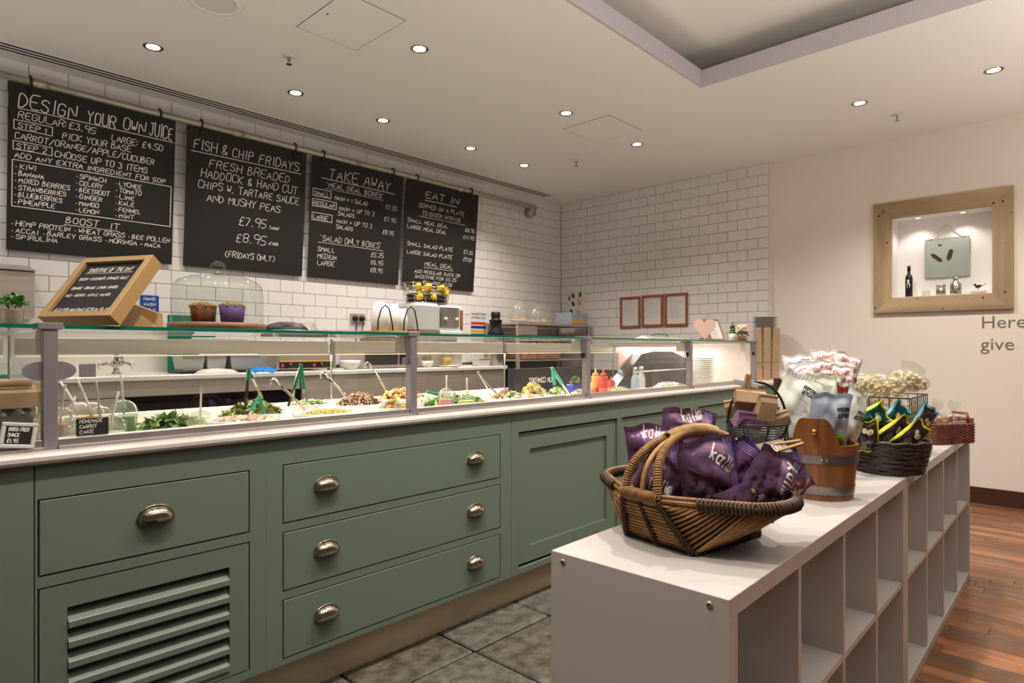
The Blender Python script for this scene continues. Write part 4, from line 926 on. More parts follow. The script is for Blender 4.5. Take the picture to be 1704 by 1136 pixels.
tb = MB(); fn = lambda a, b: (a, -.0055, b); write(tb, 'HAND', -.040, .02, .02, .004, fn, fit=.08); write(tb, 'WASH', -.040, -.02, .02, .004, fn, fit=.08); write(tb, 'ONLY', -.040, -.06, .02, .004, fn, fit=.08); tb.build('sign_text', 'white_plastic', t)

t = thing('sponge_tub', 'clear tub in a dark green tray on the rear worktop at the far left', 'tub', (atY(24, 620, 4.6).x, 4.62, RZ + .001))
MB().bev((-.10, -.07, 0), (.14, .07, .018), .004).build('green_tray', 'green_board', t); MB().bev((-.085, -.06, .018), (.12, .06, .085), .004).build('clear_tub', 'cup_plastic', t)
t = tag(MB().add([(0, 0, 0), (.05, 0, 0), (.17, 0, .17), (.12, 0, .17), (0, .02, 0), (.05, .02, 0), (.17, .02, .17), (.12, .02, .17)], [(0, 1, 2, 3), (7, 6, 5, 4), (0, 4, 5, 1), (1, 5, 6, 2), (2, 6, 7, 3), (3, 7, 4, 0)]).build('leaning_board', 'oak_x', loc=(atY(318, 600, 4.80).x, 4.80, RZ + .002)), 'narrow wooden board leaning behind the grey food tubs', 'board')
# ================================================================= IN THE DISPLAY CASE
DZ = .8855
def cup(px, Y, m, straw, lab, fill=.6, h=.115, lean=.1, rg=random.Random(11)):
    q = atY(px, 640, Y); t = thing('smoothie_cup', lab, 'cup', (q.x, Y, DZ), group='domed smoothie cups in the display case')
    r0, r1 = .030, .042
    MB().lathe([(0, .002), (r0 - .002, .002), (r0 + (r1 - r0) * fill - .002, h * fill), (0, h * fill)], n=20).build('drink', m, t, True)
    MB().shell([(.0, .0), (r0, .0), (r1, h), (r1 + .003, h + .002)], n=20).build('cup_wall', 'cup_plastic', t, True)
    MB().shell([(r1 + .003, h + .002), (r1 + .001, h + .012), (.034, h + .034), (.018, h + .046), (.006, h + .048)], n=20).build('dome_lid', 'cup_plastic', t, True)
    if straw: MB().tube([(lean * .0, 0, h), (lean * .15, 0, h + .04), (lean * .5, 0, h + .04 + straw * .6), (lean * .75, 0, h + .04 + straw * .95)], .0036, 8).build('straw', 'white_plastic', t, True)
CUPS = ((100, 2.42, 'juice_r', .085, 'pink smoothie cup closest to the first glass post', .75, .13, .03), (116, 2.27, 'juice_p', .08, 'pale cream smoothie cup just left of the carrot cake sign', .8, .105, .03),
          (131, 2.62, 'juice_r', .085, 'pink smoothie cup at the back behind the carrot cake sign, with a left leaning straw', .7, .13, -.12), (152, 2.58, 'juice_r', .10, 'pink smoothie cup second in the back row behind the carrot cake sign', .7, .13, -.10),
          (167, 2.42, 'juice_r', .10, 'pink smoothie cup above the right half of the carrot cake sign', .7, .125, -.03), (184, 2.27, 'juice_p', .085, 'pale green smoothie cup at the right edge of the carrot cake sign', .8, .11, .05),
          (206, 2.46, 'juice_g', .10, 'dark green smoothie cup with an upright straw, beside the salad leaves', .55, .14, -.02), (333, 2.32, 'juice_y', .10, 'yellow-green smoothie cup left of the white salad dishes', .6, .10, .01),
          (743, 2.34, 'juice_r', .075, 'red juice cup right of the second glass post', .85, .125, .0), (777, 2.30, 'juice_y', .07, 'yellow juice cup right of the red juice cup', .8, .115, .0))
for a in CUPS: cup(*a[:5], fill=.95, h=a[6], lean=a[7] * .6)
def sign_card(px0, py0, px1, py1, Y, lab, lines, frame=False, roll=0, hcap=.018):
    a, b = atY(px0, py0, Y), atY(px1, py1, Y); W, H_ = abs(b.x - a.x), abs(a.z - b.z); c = (a + b) / 2
    t = thing('chalk_price_sign', lab, 'sign', c, rot=(0, R(roll), 0), group='chalk price signs in the display case')
    MB().bev((-W / 2, 0, -H_ / 2), (W / 2, .004, H_ / 2), .001).build('slate', 'chalkboard', t)
    if frame:
        f = .010
        for s in (-1, 1):
            MB().bev((-W / 2 - f, -.003, s * H_ / 2 - f * (s < 0)), (W / 2 + f, .006, s * H_ / 2 + f * (s > 0)), .002).build('frame_rail', 'grey_plastic', t)
            MB().bev((s * W / 2 - f * (s < 0), -.0028, -H_ / 2), (s * W / 2 + f * (s > 0), .006, H_ / 2), .002).build('frame_rail', 'grey_plastic', t)
    MB().tube([(0, .006, -H_ * .1), (0, .03, -H_ / 2 - .03)], .003, 6).build('prop', 'darkmetal', t)
    mb = MB(); fn = lambda u, v: (u, -.0012, v); n = len(lines)
    for i, s in enumerate(lines): write(mb, s, -W * .40, H_ / 2 - (i + .82) * H_ / (n + .15), H_ / (n + .2) * .62, max(.0014, H_ / (n + .2) * .10), fn, fit=W * .80 * min(1, max(.55, len(s) / 9)), jit=.08)
    mb.build('chalk_lettering', 'chalk', t, kind='stuff'); return t
sign_card(127, 697, 181, 729, 2.17, 'black slate sign for homemade carrot cake in front of the smoothie cups', ('HOMEMADE', 'CARROT', 'CAKE', '£3.95'))
sign_card(8, 711, 53, 737, 2.075, 'white framed chalk sign for the dried fruit snack outside the glass, far left', ('DRIED FRUIT', 'SNACK', '£1.95'), True, 8)
# dried fruit snack bag on a wooden block, left of the first post
t = thing('wooden_block', 'dark wooden block under the dried fruit bags at the far left of the case', 'block', (atY(20, 700, 2.30).x, 2.30, DZ)); MB().bev((-.20, -.10, 0), (.055, .12, .085), .004).build('block_body', 'bark_wood', t)
bz = DZ + .0855
t = thing('dried_fruit_bag', 'clear bag of dried fruit with a folded kraft top at the far left', 'bag', (atY(18, 700, 2.30).x, 2.30, bz))
mb = MB(); rg = random.Random(9)
for k in range(150):
    mb.cur = rg.randrange(3); mb.ball((rg.uniform(-.17, .045), rg.uniform(-.05, .05), .012 + rg.random() * .10), rg.uniform(.010, .02), 7, 4, (1, .8, .5), (rg.random() * 3, rg.random() * 3, 0))
mb.build('dried_fruit', ['food_brown', 'wicker_l', 'cake'], t, True, kind='stuff')
MB().bev((-.19, -.062, 0), (.058, .062, .125), .02).build('clear_film', 'film', t, True)
MB().add([(-.19, -.075, .112), (.075, -.075, .112), (.075, .06, .15), (-.19, .06, .15), (-.19, -.072, .155), (.065, -.072, .155), (.062, .05, .175), (-.19, .05, .175)], [(0, 1, 5, 4), (1, 2, 6, 5), (4, 5, 6, 7), (0, 3, 2, 1), (2, 3, 7, 6), (0, 4, 7, 3)]).build('kraft_header', 'kraft', t)
MB().tube([(-.19, -.02, .182), (.045, -.02, .180)], .012, 10).build('rolled_top', 'kraft', t, True)
t = tag(MB().box((-.045, -.002, 0), (.045, .03, .20)).build('cream_carton', 'bagcream', loc=(atY(62, 700, 2.5).x, 2.52, DZ)), 'cream carton half hidden behind the first glass post', 'carton')

def pile(mb, r, h, n, s, mats, seed=0, sx=1, sy=.75, flat=.6, z0=0):
    rg = random.Random(seed)
    for k in range(n):
        a, q = rg.random() * 2 * PI, rg.random() ** .5
        x, y = r * q * math.cos(a) * sx, r * q * math.sin(a) * sy; z = z0 + h * (1 - q * q) * (.75 + .25 * rg.random())
        mb.cur = rg.randrange(mats) if isinstance(mats, int) else rg.choice(mats)
        mb.ball((x, y, z), s * rg.uniform(.7, 1.3), 6, 4, (1, 1, flat), (rg.random() * 3, rg.random() * 3, 0))
def leaves(mb, r, h, n, s, mats, seed=0, sx=1, sy=.75, z0=0):
    rg = random.Random(seed)
    for k in range(n):
        a, q = rg.random() * 2 * PI, rg.random() ** .5
        c = Vector((r * q * math.cos(a) * sx, r * q * math.sin(a) * sy, z0 + h * (1 - q * q) * (.6 + .4 * rg.random()) + .004)); M = Euler((rg.uniform(-.9, .9), rg.uniform(-.9, .9), rg.random() * 6)).to_matrix(); L = s * rg.uniform(.7, 1.4); w_ = L * rg.uniform(.25, .45)
        mb.cur = rg.choice(mats)
        P = [(-L, 0, 0), (-L * .4, w_, .25 * w_), (L * .4, w_ * .9, .3 * w_), (L, 0, .15 * L), (L * .4, -w_ * .9, .3 * w_), (-L * .4, -w_, .25 * w_), (0, 0, -.1 * w_)]
        mb.add([c + M @ Vector(p) for p in P], [(0, 1, 6), (1, 2, 6), (2, 3, 6), (3, 4, 6), (4, 5, 6), (5, 0, 6)])
def dish(px, py, wpx, lab, fmats, kind, hh=.03, zr=1.005, sy=.72, name='salad_dish', n=170, s=.009, seed=1, rz=.15, Yo=None):
    q = atZ(px, py, zr); tt = (q.x * FXX + q.y * FYY); r = wpx / 2 / F * tt / 1.0; Y = min(max(q.y, 2.15 + r * sy * .9), 2.72 - r * sy * .95); Y = Yo or Y; k = Y / q.y; x = q.x * k; zr = CH + (zr - CH) * k if Yo else zr
    t = thing(name, lab, 'salad dish', (x, Y, DZ), rz, 'white dishes of salad in the display case'); r *= k; h = zr - DZ
    MB().lathe([(0, 0), (r * .62, 0), (r * .72, .01), (r * .9, h * .6), (r, h), (r * .97, h + .003), (r * .94, h), (r * .84, h * .6), (r * .6, .02), (0, .02)], n=40, sy=sy).build('dish_body', 'porcelain', t, True)
    mb = MB(); nm = len(fmats)
    if kind == 'leaf': leaves(mb, r * .85, hh, n, s * 2.4, list(range(nm)), seed, 1, sy, h - .008); pile(mb, r * .8, hh * .8, n // 2, s, nm, seed + 5, 1, sy, .6, h - .02)
    else: pile(mb, r * .90, hh * 1.4, int(n * 1.5), s * 1.1, nm, seed, 1, sy, .6, h - .012)
    mb.build('salad', fmats, t, kind != 'leaf', kind='stuff'); return t
dish(421, 690, 122, 'white dish heaped with leafy green salad, under the green tongs', ['leaf2', 'leaf', 'food_pale', 'leaf2', 'food_pink'], 'leaf', .060, 1.005, n=300, s=.0080, seed=2, Yo=2.50, sy=.60)
dish(411, 703, 134, 'white dish of creamy chicken salad nearest the glass', ['food_pale', 'flower_w', 'flower_w', 'food_pink'], 'p', .014, 1.0, seed=3, s=.008)
dish(515, 668, 92, 'white dish of green lentil salad at the back, holding upright green tongs', ['food_green', 'food_brown', 'leaf'], 'p', .02, 1.0, seed=4, s=.007, n=220)
dish(545, 693, 122, 'white dish of yellow couscous nearest the glass', ['food_yellow', 'food_yellow', 'food_pale'], 'p', .016, 1.0, seed=5, s=.005, n=420)
dish(598, 672, 104, 'deep white bowl heaped with mixed brown grains', ['food_brown', 'food_pink', 'food_pale', 'cake'], 'p', .045, 1.0, seed=6, s=.006, n=450)
dish(668, 662, 96, 'white bowl of roasted red and yellow vegetables behind the second glass post', ['food_red', 'food_yellow', 'food_pale', 'orange', 'cake'], 'p', .04, 1.01, seed=7, s=.013, n=120)
dish(655, 686, 62, 'white dish of pale pasta salad left of the second glass post', ['food_pale', 'food_yellow', 'food_pink'], 'p', .03, 1.0, seed=8, s=.010, n=90)
dish(845, 662, 84, 'white dish of prawn and potato salad under the steel tongs', ['food_pink', 'food_pale', 'leaf', 'food_red', 'flower_w'], 'p', .03, 1.0, seed=9, s=.011, n=110)
dish(800, 652, 60, 'white dish with a few dark leaves at the back of the middle pane', ['food_pale', 'leaf', 'leaf3'], 'p', .008, 1.0, seed=10, s=.008, n=40)
dish(888, 655, 52, 'white dish of golden breads beside the prawn salad', ['food_yellow', 'kraft', 'food_pale'], 'p', .05, 1.0, seed=12, s=.018, n=34)
dish(927, 656, 56, 'white dish of chopped green cucumber salad under the small green tongs', ['leaf2', 'food_green', 'flower_w'], 'p', .035, 1.0, seed=13, s=.009, n=130)
dish(966, 653, 40, 'white dish of pink coleslaw against the third glass post', ['food_pink', 'food_pale'], 'p', .02, 1.0, seed=14, s=.008, n=80)
def leaf_tray(px0, px1, Y, lab, seed, hh=.04, mats=('leaf', 'leaf2', 'leaf3', 'leaf2')):
    x0, x1 = atY(px0, 650, Y).x, atY(px1, 650, Y).x; c = (x0 + x1) / 2; L = (x1 - x0) / 2
    t = thing('leaf_tray', lab, 'tray', (c, Y, DZ)); MB().bev((-L, -.12, 0), (L, .12, .07), .004).build('tray_body', 'steel', t)
    mb = MB(); leaves(mb, L * 1.0, hh, 190, .030, list(range(len(mats))), seed, 1, .115 / L, .07); mb.build('salad_leaves', list(mats), t, kind='stuff')
leaf_tray(225, 335, 2.50, 'steel tray of mixed salad leaves right of the smoothie cups', 21); leaf_tray(705, 800, 2.50, 'steel tray of green herbs behind the red and yellow juice cups', 22, .04, ('leaf', 'leaf2', 'food_green'))
# tongs and spoons
def tongs(lab, apex, e1, e2, Y, gm='tong_green', g=.62, w_=.011, dy=.03):
    A, P1, P2 = atY(*apex, Y), atY(*e1, Y - dy), atY(*e2, Y + dy); t = thing('serving_tongs', lab, 'tongs', A, group='serving tongs in the salads')
    for k, P in ((1, P1 - A), (2, P2 - A)):
        mid = P * g
        MB().tube([P * .02, P * .5, P], [w_ * .5, w_ * .55, w_ * .75], 4).build('steel_arm', 'chrome', t)
        if gm: MB().tube([P * .0, P * .3, mid], [w_ * .6, w_ * .85, w_ * .8], 6).build('handle_grip', gm, t)
    MB().ball((0, 0, 0), w_ * .9, 8, 5).build('hinge', gm or 'chrome', t, True)
tongs('tall tongs with one green grip standing in the leafy salad', (414, 616), (409, 672), (436, 662), 2.50, 'tong_green', .0)
bpy.data.objects['serving_tongs'].children[0]
tongs('light green tongs spread over the creamy salad in front of the leafy dish', (431, 659), (414, 692), (444, 700), 2.30, 'tong_green2', .75, .008)
tongs('dark green tongs standing upright in the green lentil salad', (501, 608), (480, 676), (509, 672), 2.52, 'tong_green', .60, .010, .01)
tongs('bright green tongs in the cucumber salad in the middle pane', (919, 613), (925, 656), (944, 652), 2.40, 'tong_green2', .65, .013)
tongs('steel tongs leaning in the prawn salad', (795, 619), (834, 664), (814, 651), 2.40, None, .0, .008)
tongs('dark green tongs lying flat behind the red juice cup', (712, 652), (752, 662), (748, 656), 2.60, 'tong_green', .4, .010)
def spoon(lab, a, b, Y, dy=.05, w_=.008):
    A, Bq = atY(*a, Y + dy), atY(*b, Y - dy); d = Bq - A; t = thing('serving_spoon', lab, 'spoon', A, group='steel serving spoons in the salads')
    MB().tube([(0, 0, 0), d * .5 + Vector((0, 0, .004)), d * .9], [w_ * 1.0, w_ * .7, w_ * .6], 8).build('spoon_handle', 'chrome', t, True); MB().ball(d * .97, .022, 12, 6, (1, .7, .4), (0, R(35), 0)).build('spoon_bowl', 'chrome', t, True)
    MB().tube([(-.0, 0, 0), (-.012, 0, -.012), (-.012, 0, -.028)], .003, 6).build('hook_end', 'chrome', t, True)
spoon('long steel spoon leaning into the yellow couscous', (455, 629), (515, 691), 2.42); spoon('steel spoon lying across the brown grain bowl', (538, 619), (592, 678), 2.45); spoon('thin steel spoon leaning into the roasted vegetables', (612, 602), (647, 656), 2.62, .04, .006)
# reflection of a chalkboard built as a dark panel with mirror writing; planter
a, b = atY(846, 611, 2.70), atY(972, 645, 2.70)
t = thing('chalkboard_reflection', 'reflection of a chalkboard, modelled as a dark panel with mirror-reversed writing behind the middle pane', 'sign', (a.x, 2.695, DZ)); W = b.x - a.x
MB().bev((0, 0, 0), (W, .008, a.z - DZ - .01), .001).build('slate', 'screen_dark', t)
mb = MB(); fn = lambda u, v: (W - u, -.0012, v); zz = a.z - DZ
for k, (s, u0, f_) in enumerate((('YOUR COMFORT', .28, .36),)): write(mb, s, u0 * W + .10, zz - .105, .030, .0045, fn, fit=f_ * W)
mb.build('chalk_lettering', 'chalk', t, kind='stuff')
q = atY(957, 640, 2.58); t = thing('blue_planter', 'small blue planter of reddish leaves in front of the reflected chalkboard', 'plant', (q.x, 2.58, DZ)); MB().bev((-.06, -.03, .0), (.06, .03, .13), .004).build('planter_box', 'blueplastic', t)
mb = MB(); leaves(mb, .055, .05, 60, .018, [0, 1, 2], 4, 1, .6, .13); mb.build('leaves', ['leaf3', 'wicker_red', 'leaf'], t, kind='stuff')
# third pane: sauces, bottles, smoked cover
q = atY(1003, 640, 2.42); t = thing('sauce_plate', 'white oval plate under the squeezy sauce bottles', 'plate', (q.x, 2.42, DZ + .05)); MB().lathe([(0, 0), (.10, 0), (.125, .012), (.124, .015), (.10, .005), (0, .005)], n=30, sy=.8).build('plate_body', 'porcelain', t, True); MB().lathe([(.06, -.05), (.06, 0)], n=20, sy=.8).build('plate_foot', 'porcelain', t, True)
def sauce(px, Y, m, h, lab):
    q = atY(px, 640, Y); t = thing('sauce_bottle', lab, 'bottle', (q.x, Y, DZ + .056), group='squeezy sauce bottles')
    MB().lathe([(0, 0), (.026, 0), (.028, .01), (.028, h * .68), (.026, h * .72), (.0, h * .72)], n=20).build('bottle_body', m, t, True); MB().lathe([(.0, h * .72), (.021, h * .72), (.021, h * .80), (.008, h * .83), (.003, h), (0, h)], n=14).build('nozzle_cap', m, t, True)
    MB().lathe([(0, .002), (.0285, .002), (.0285, h * .3), (0, h * .3)], n=20).build('sauce', 'sauce_r' if m == 'sauce_r' else 'food_red', t, True)
sauce(991, 2.44, 'sauce_o', .185, 'orange squeezy sauce bottle closest to the third glass post'); sauce(1004, 2.36, 'sauce_r', .185, 'red squeezy sauce bottle in front, middle of the three'); sauce(1017, 2.47, 'sauce_r', .12, 'short red sauce bottle right of the other two')
for px, Y, lab in ((1057, 2.36, 'grey-blue metal bottle in front in the fourth pane'), (1067, 2.43, 'grey-green metal bottle standing behind the grey-blue one')):
    q = atY(px, 640, Y); t = thing('dressing_bottle', lab, 'bottle', (q.x, Y, DZ), group='metal dressing bottles')
    MB().lathe([(0, 0), (.028, 0), (.029, .01), (.029, .14), (.026, .165), (.015, .19), (.013, .20), (0, .20)], n=20).build('bottle_body', 'bagblue' if px < 1060 else 'grey_plastic', t, True); MB().lathe([(.0, .198), (.016, .198), (.016, .24), (0, .24)], n=16).build('screw_cap', 'alu', t, True)
a, b = atY(1015, 632, 2.66), atY(1140, 584, 2.66); W = b.x - a.x
t = thing('warming_cover', 'dark smoked curved cover with a steel bar in the fourth pane', 'cover', (a.x, 2.60, DZ))
pr_ = [(0, 0), (.0, .09), (W * .30, b.z - DZ - .02), (W * .45, b.z - DZ), (W * .72, b.z - DZ - .005), (W * .92, b.z - DZ - .06), (W * .97, .0)]
MB().add([(x, 0, z) for x, z in pr_] + [(x, .09, z) for x, z in pr_], [tuple(range(7)), tuple(range(7, 14))[::-1]] + [(i, 7 + i, 7 + (i + 1) % 7, (i + 1) % 7) for i in range(7)]).build('smoked_body', 'screen_dark', t)
MB().tube([(W * .15, -.03, .19), (W * .97, -.03, .20)], .006, 8).build('front_bar', 'alu', t, True)
for i, (px, py, w_, lab) in enumerate(((1030, 648, .12, 'cling-wrapped pale bread roll low at the left of the fourth pane'), (1112, 640, .20, 'tray of wrapped yellow sandwiches in the fourth pane'))):
    q = atY(px, py, 2.36 + .1 * i); t = thing('wrapped_food', lab, 'food', (q.x, 2.36 + .1 * i, DZ)); MB().bev((-w_ / 2 * 1.6, -.08, 0), (w_ / 2 * 1.6, .08, .065), .006).build('food_tray', 'white_plastic', t)
    mb = MB(); pile(mb, w_ * .8, .04, 60, .018, 2, i, 1, .5, .6, .06); mb.build('filling', ['food_yellow', 'food_pale'], t, True, kind='stuff'); crumple(MB(), w_ * 1.7, .17, .055, seed=i + 2).build('cling_film', 'film', t, True, loc=(0, 0, .065))
q = atY(1172, 640, 2.42)
ORD = 'topmost second third fourth fifth sixth seventh eighth ninth tenth eleventh twelfth thirteenth fourteenth fifteenth sixteenth seventeenth eighteenth nineteenth twentieth'.split() + ['twenty-' + w for w in 'first second third fourth fifth sixth seventh eighth ninth'.split()] + ['thirtieth'] + ['thirty-' + w for w in 'first second third fourth fifth sixth seventh'.split()]
first = None
for k in range(18):
    lb = ORD[17 - k] + (' from the top' if k < 17 else '') + ' white plate of the stack in the bright right-hand pane'
    if first is None:
        first = thing('stacked_plate', lb, 'plate', (q.x, 2.45, DZ), group='stacked white plates'); MB().lathe([(0, 0), (.08, 0), (.110, .010), (.110, .012), (.08, .003), (0, .003)], n=32).build('plate_body', 'porcelain', first, True)
    else: copy_thing(first, (q.x, 2.45, DZ + k * .0165), label=lb)
t = thing('light_divider', 'tall pale curved divider panel in the bright right-hand pane', 'panel', (atY(1212, 620, 2.5).x, 2.52, DZ)); MB().tube([(0, 0, 0), (.015, 0, .15), (.0, 0, .33)], [.02, .02, .02], 8).build('divider_edge', 'pink', t, True); MB().bev((-.14, .03, 0), (.18, .05, .33), .004).build('divider_panel', 'caseglow', t)

# ================================================================= ON THE GLASS TOP
GT = 1.3170
# tilted oak chalk board
BL, BR, TL = atD(61, 534, 1.85), atD(182, 532, 1.775), atD(132, 436, 2.0)
ex = (BR - BL); W = ex.length; ex.normalize(); ez = (TL - BL); ez = (ez - ex * ez.dot(ex)); H_ = ez.length; ez.normalize(); ey = ez.cross(ex)
M3 = Matrix((ex, ey, ez)).transposed(); rot = M3.to_euler()
low = (BL + ey * .045).z; org = BL + Vector((0, 0, GT - low + .0005))
t = thing('smoothie_board', 'oak framed chalk board with the smoothie of the day, tilted back on the glass', 'sign', org, rot=rot)
fr_, dp = .021, .045
for nm, a, b, m in (('l', (0, 0, 0), (fr_, dp, H_), 'oak'), ('r', (W - fr_, 0, 0), (W, dp, H_), 'oak'), ('b', (fr_, 0, 0), (W - fr_, dp, fr_), 'oak_x'), ('t', (fr_, 0, H_ - fr_), (W - fr_, dp, H_), 'oak_x')): MB().bev(a, b, .0012).build('frame_rail', m, t)
sl = MB().box((fr_, .012, fr_), (W - fr_, .018, H_ - fr_)).build('slate', 'chalkboard', t)
mb = MB(); fn = lambda u, v: (u, .0112, v)
write(mb, 'SMOOTHIE OF THE DAY', .045, H_ - .055, .016, .0018, fn, fit=W - .10); ribbon(mb, [(.04, H_ - .060), (W / 2, H_ - .061), (W - .05, H_ - .060)], .0014, fn)
write(mb, 'GREEN - CUCUMBER, SPINACH, KALE', .034, H_ - .090, .010, .0013, fn, fit=W - .085); write(mb, 'ORANGE - ORANGE, LEMON, GINGER', .032, H_ - .128, .010, .0013, fn, fit=W - .095); write(mb, 'RED - BERRY, APPLE, MANGO', .030, H_ - .158, .010, .0013, fn, fit=W - .10)
write(mb, '£3.25 with meal deal/ £3.95 on its own', .03, .031, .010, .0013, fn, fit=W - .06); mb.build('chalk_lettering', 'chalk', sl, kind='stuff')
wb_ = MB(); z1 = .5 * H_
R_ = M3.inverted()
pts = []
for (px, py, t0) in ((205, 500, 2.02), (262, 521, 2.0), (262, 543.5, 1.98), (200, 543.5, 1.95)): pts.append(R_ @ (atD(px, py, t0) - org))
d2 = R_ @ (Vector((FXX, FYY, 0)) * .03)
wb_.add(pts + [p + d2 for p in pts], [(0, 3, 2, 1), (4, 5, 6, 7)] + [(i, (i + 1) % 4, 4 + (i + 1) % 4, 4 + i) for i in range(4)]); wb_.build('rear_prop', 'oak', t)
# little potted herb
q = atD(19, 541, 1.80); t = thing('potted_herb', 'small potted green herb at the far left end of the glass top', 'plant', (q.x, q.y, GT)); MB().lathe([(0, 0), (.024, 0), (.030, .045), (.032, .047), (.028, .047), (.026, .04), (0, .04)], n=20).build('pot', 'steel', t, True)
mb = MB(); rg = random.Random(5)
for k in range(16):
    a = rg.random() * 6.28; L = rg.uniform(.010, .03); x, y = L * math.cos(a), L * math.sin(a); mb.tube([(x * .2, y * .2, .04), (x, y, .055 + rg.random() * .03)], .001, 4)
mb.build('stems', 'leaf', t, kind='stuff'); mb = MB(); leaves(mb, .040, .032, 60, .013, [0, 1], 6, 1, 1, .056); mb.build('leaves', ['leaf', 'leaf'], t, kind='stuff')
# cake dome
q = atD(363, 546, 2.22); dq = Vector((q.x, max(q.y, 2.26), GT))
t = thing('cake_board', 'round wooden board under the glass cake dome', 'board', dq); MB().lathe([(0, 0), (.145, 0), (.160, .006), (.160, .020), (.156, .023), (0, .023)], n=48).build('board_body', 'board_brown', t, True)
t = thing('cake_dome', 'big clear glass cake dome with a round glass knob', 'dome', dq + Vector((0, 0, .0235)))
MB().shell([(.150, 0), (.150, .105), (.145, .13), (.128, .150), (.095, .163), (.04, .170), (.0, .171)], n=48).build('dome_glass', 'cup', t, True)
MB().ball((0, 0, .196), .026, 20, 12).build('knob', 'cup', t, True); MB().lathe([(.0, .17), (.016, .17), (.012, .176), (.018, .18), (0, .18)], n=16).build('knob_neck', 'cup', t, True)
for dx, m, lab in ((-.052, 'cake', 'brown crumble-topped cake in a paper case, left under the glass dome'), (.050, 'cakepurple', 'purple berry cake in a paper case, right under the glass dome')):
    t = thing('muffin', lab, 'cake', (dq.x + dx * FYY, dq.y - dx * FXX, dq.z + .0245), group='cakes under the glass dome')
    MB().lathe([(0, 0), (.037, 0), (.044, .062), (0, .062)], n=24).build('paper_case', m, t, True); mb = MB(); pile(mb, .043, .012, 120, .0058, 1, int(dx * 100) + 50, 1, 1, .7, .060); mb.build('crumble_top', 'cakepaper', t, True, kind='stuff')
q = atD(476, 549, 2.52); t = thing('black_platter', 'dark round platter edge standing up behind the glass top', 'platter', (q.x, q.y, GT)); MB().lathe([(0, 0), (.085, 0), (.090, .004), (.083, .018), (.062, .033), (.03, .041), (0, .043)], n=36).build('platter_body', 'black', t, True); MB().tube([(.090 * math.cos(a * PI / 16), .090 * math.sin(a * PI / 16), .005) for a in range(32)], .004, 6, True).build('rim', 'steel', t, True)
q = atD(500, 549, 2.55); t = tag(crumple(MB(), .10, .08, .05, seed=8).build('clear_food_bag', 'film', None, True, loc=(q.x + .05, q.y + .05, GT)), 'crumpled clear bag beside the dark round platter', 'bag')
# right hand end of the glass
def onglass(px, dy=0): Y = (2.40 if px < 1150 else 2.17) + dy; q = atY(px, 560, Y); return Vector((min(q.x, 5.13), Y, GT))
t = tag(MB().bev((-.16, -.05, 0), (.16, .10, .016), .002).build('serving_plank', 'oak_x', loc=onglass(1000, .1)), 'flat oak plank lying on the glass right of the third post', 'board')
t = thing('steel_hood', 'low steel hood lid on the glass above the fourth pane', 'lid', onglass(1098, .1)); w_ = .27; MB().add([(-w_, -.1, 0), (w_, -.1, 0), (w_ - .03, .0, .035), (-w_ + .03, .0, .035), (-w_, .12, 0), (w_, .12, 0)], [(0, 1, 2, 3), (3, 2, 5, 4), (1, 5, 2), (0, 3, 4), (0, 4, 5, 1)]).build('hood_body', 'steel', t); MB().tube([(-.12, .0, .036), (-.10, .0, .05), (.10, 0, .05), (.12, 0, .036)], .006, 8).build('hood_handle', 'green', t, True)
t = thing('heart_card', 'pale pink heart-shaped card standing at the right end of the glass', 'card', onglass(1172), FACE)
hp = [(math.sin(a) ** 3 * .060, (13 * math.cos(a) - 5 * math.cos(2 * a) - 2 * math.cos(3 * a) - math.cos(4 * a)) / 16 * .062) for a in [2 * PI * k / 28 for k in range(28)]]
hp = [(a * 1.4, b * 1.4 + .092) for a, b in hp][::-1]; MB().prism(hp, .012, Matrix.Rotation(R(90), 4, 'X')).build('heart_front', 'pink', t); MB().bev((-.03, .0, 0), (.03, .04, .02), .002).build('card_foot', 'kraft', t)
q = onglass(1196); t = thing('oak_menu_frame', 'small oak framed menu card tilted beside the pink heart', 'frame', q + Vector((0, 0, .004)), rot=(R(-22), R(-14) * 0, FACE + R(35)))
W, H_ = .175, .180
for a, b in (((-W / 2, 0, 0), (-W / 2 + .014, .022, H_)), ((W / 2 - .014, 0, 0), (W / 2, .022, H_)), ((-W / 2 + .014, 0, 0), (W / 2 - .014, .022, .014)), ((-W / 2 + .014, 0, H_ - .014), (W / 2 - .014, .022, H_))): MB().bev(a, b, .001).build('frame_rail', 'oak', t)
pp = box((-W / 2 + .014, .006, .014), (W / 2 - .014, .012, H_ - .014)).build('menu_sheet', 'paper', t); mb = MB()
for k in range(11): mb.box((-.06, .0052, .028 + k * .012), (.03 + .02 * math.sin(k * 3), .006, .0305 + k * .012))
mb.build('print_lines', 'ink', pp, kind='stuff')
q = onglass(1219, .06); t = thing('herb_pot', 'white pot with an upright green herb at the right end of the glass', 'plant', q); MB().lathe([(0, 0), (.025, 0), (.030, .06), (0, .06)], n=18).build('pot', 'porcelain', t, True); mb = MB(); leaves(mb, .02, .09, 60, .014, [0], 8, 1, 1, .06); mb.build('leaves', ['leaf'], t, kind='stuff')
q = onglass(1235, -.03); t = thing('flower_posy', 'small pot of peach and white flowers at the right end of the glass', 'flowers', q); MB().lathe([(0, 0), (.033, 0), (.036, .04), (0, .04)], n=18).build('pot', 'bark_wood', t, True)
mb = MB(); leaves(mb, .045, .04, 70, .014, [0], 3, 1, 1, .045); mb.build('leaves', ['leaf'], t, kind='stuff'); mb = MB(); rg = random.Random(3)
for k in range(46): a, z = rg.random() * 6.28, rg.random(); r_ = .045 * math.sqrt(1 - z * z * .6); mb.cur = rg.randrange(2); mb.ball((r_ * math.cos(a), r_ * math.sin(a), .075 + .05 * z), .010, 7, 5, (1, 1, .8))
mb.build('blossoms', ['flower', 'flower_w'], t, True, kind='stuff')
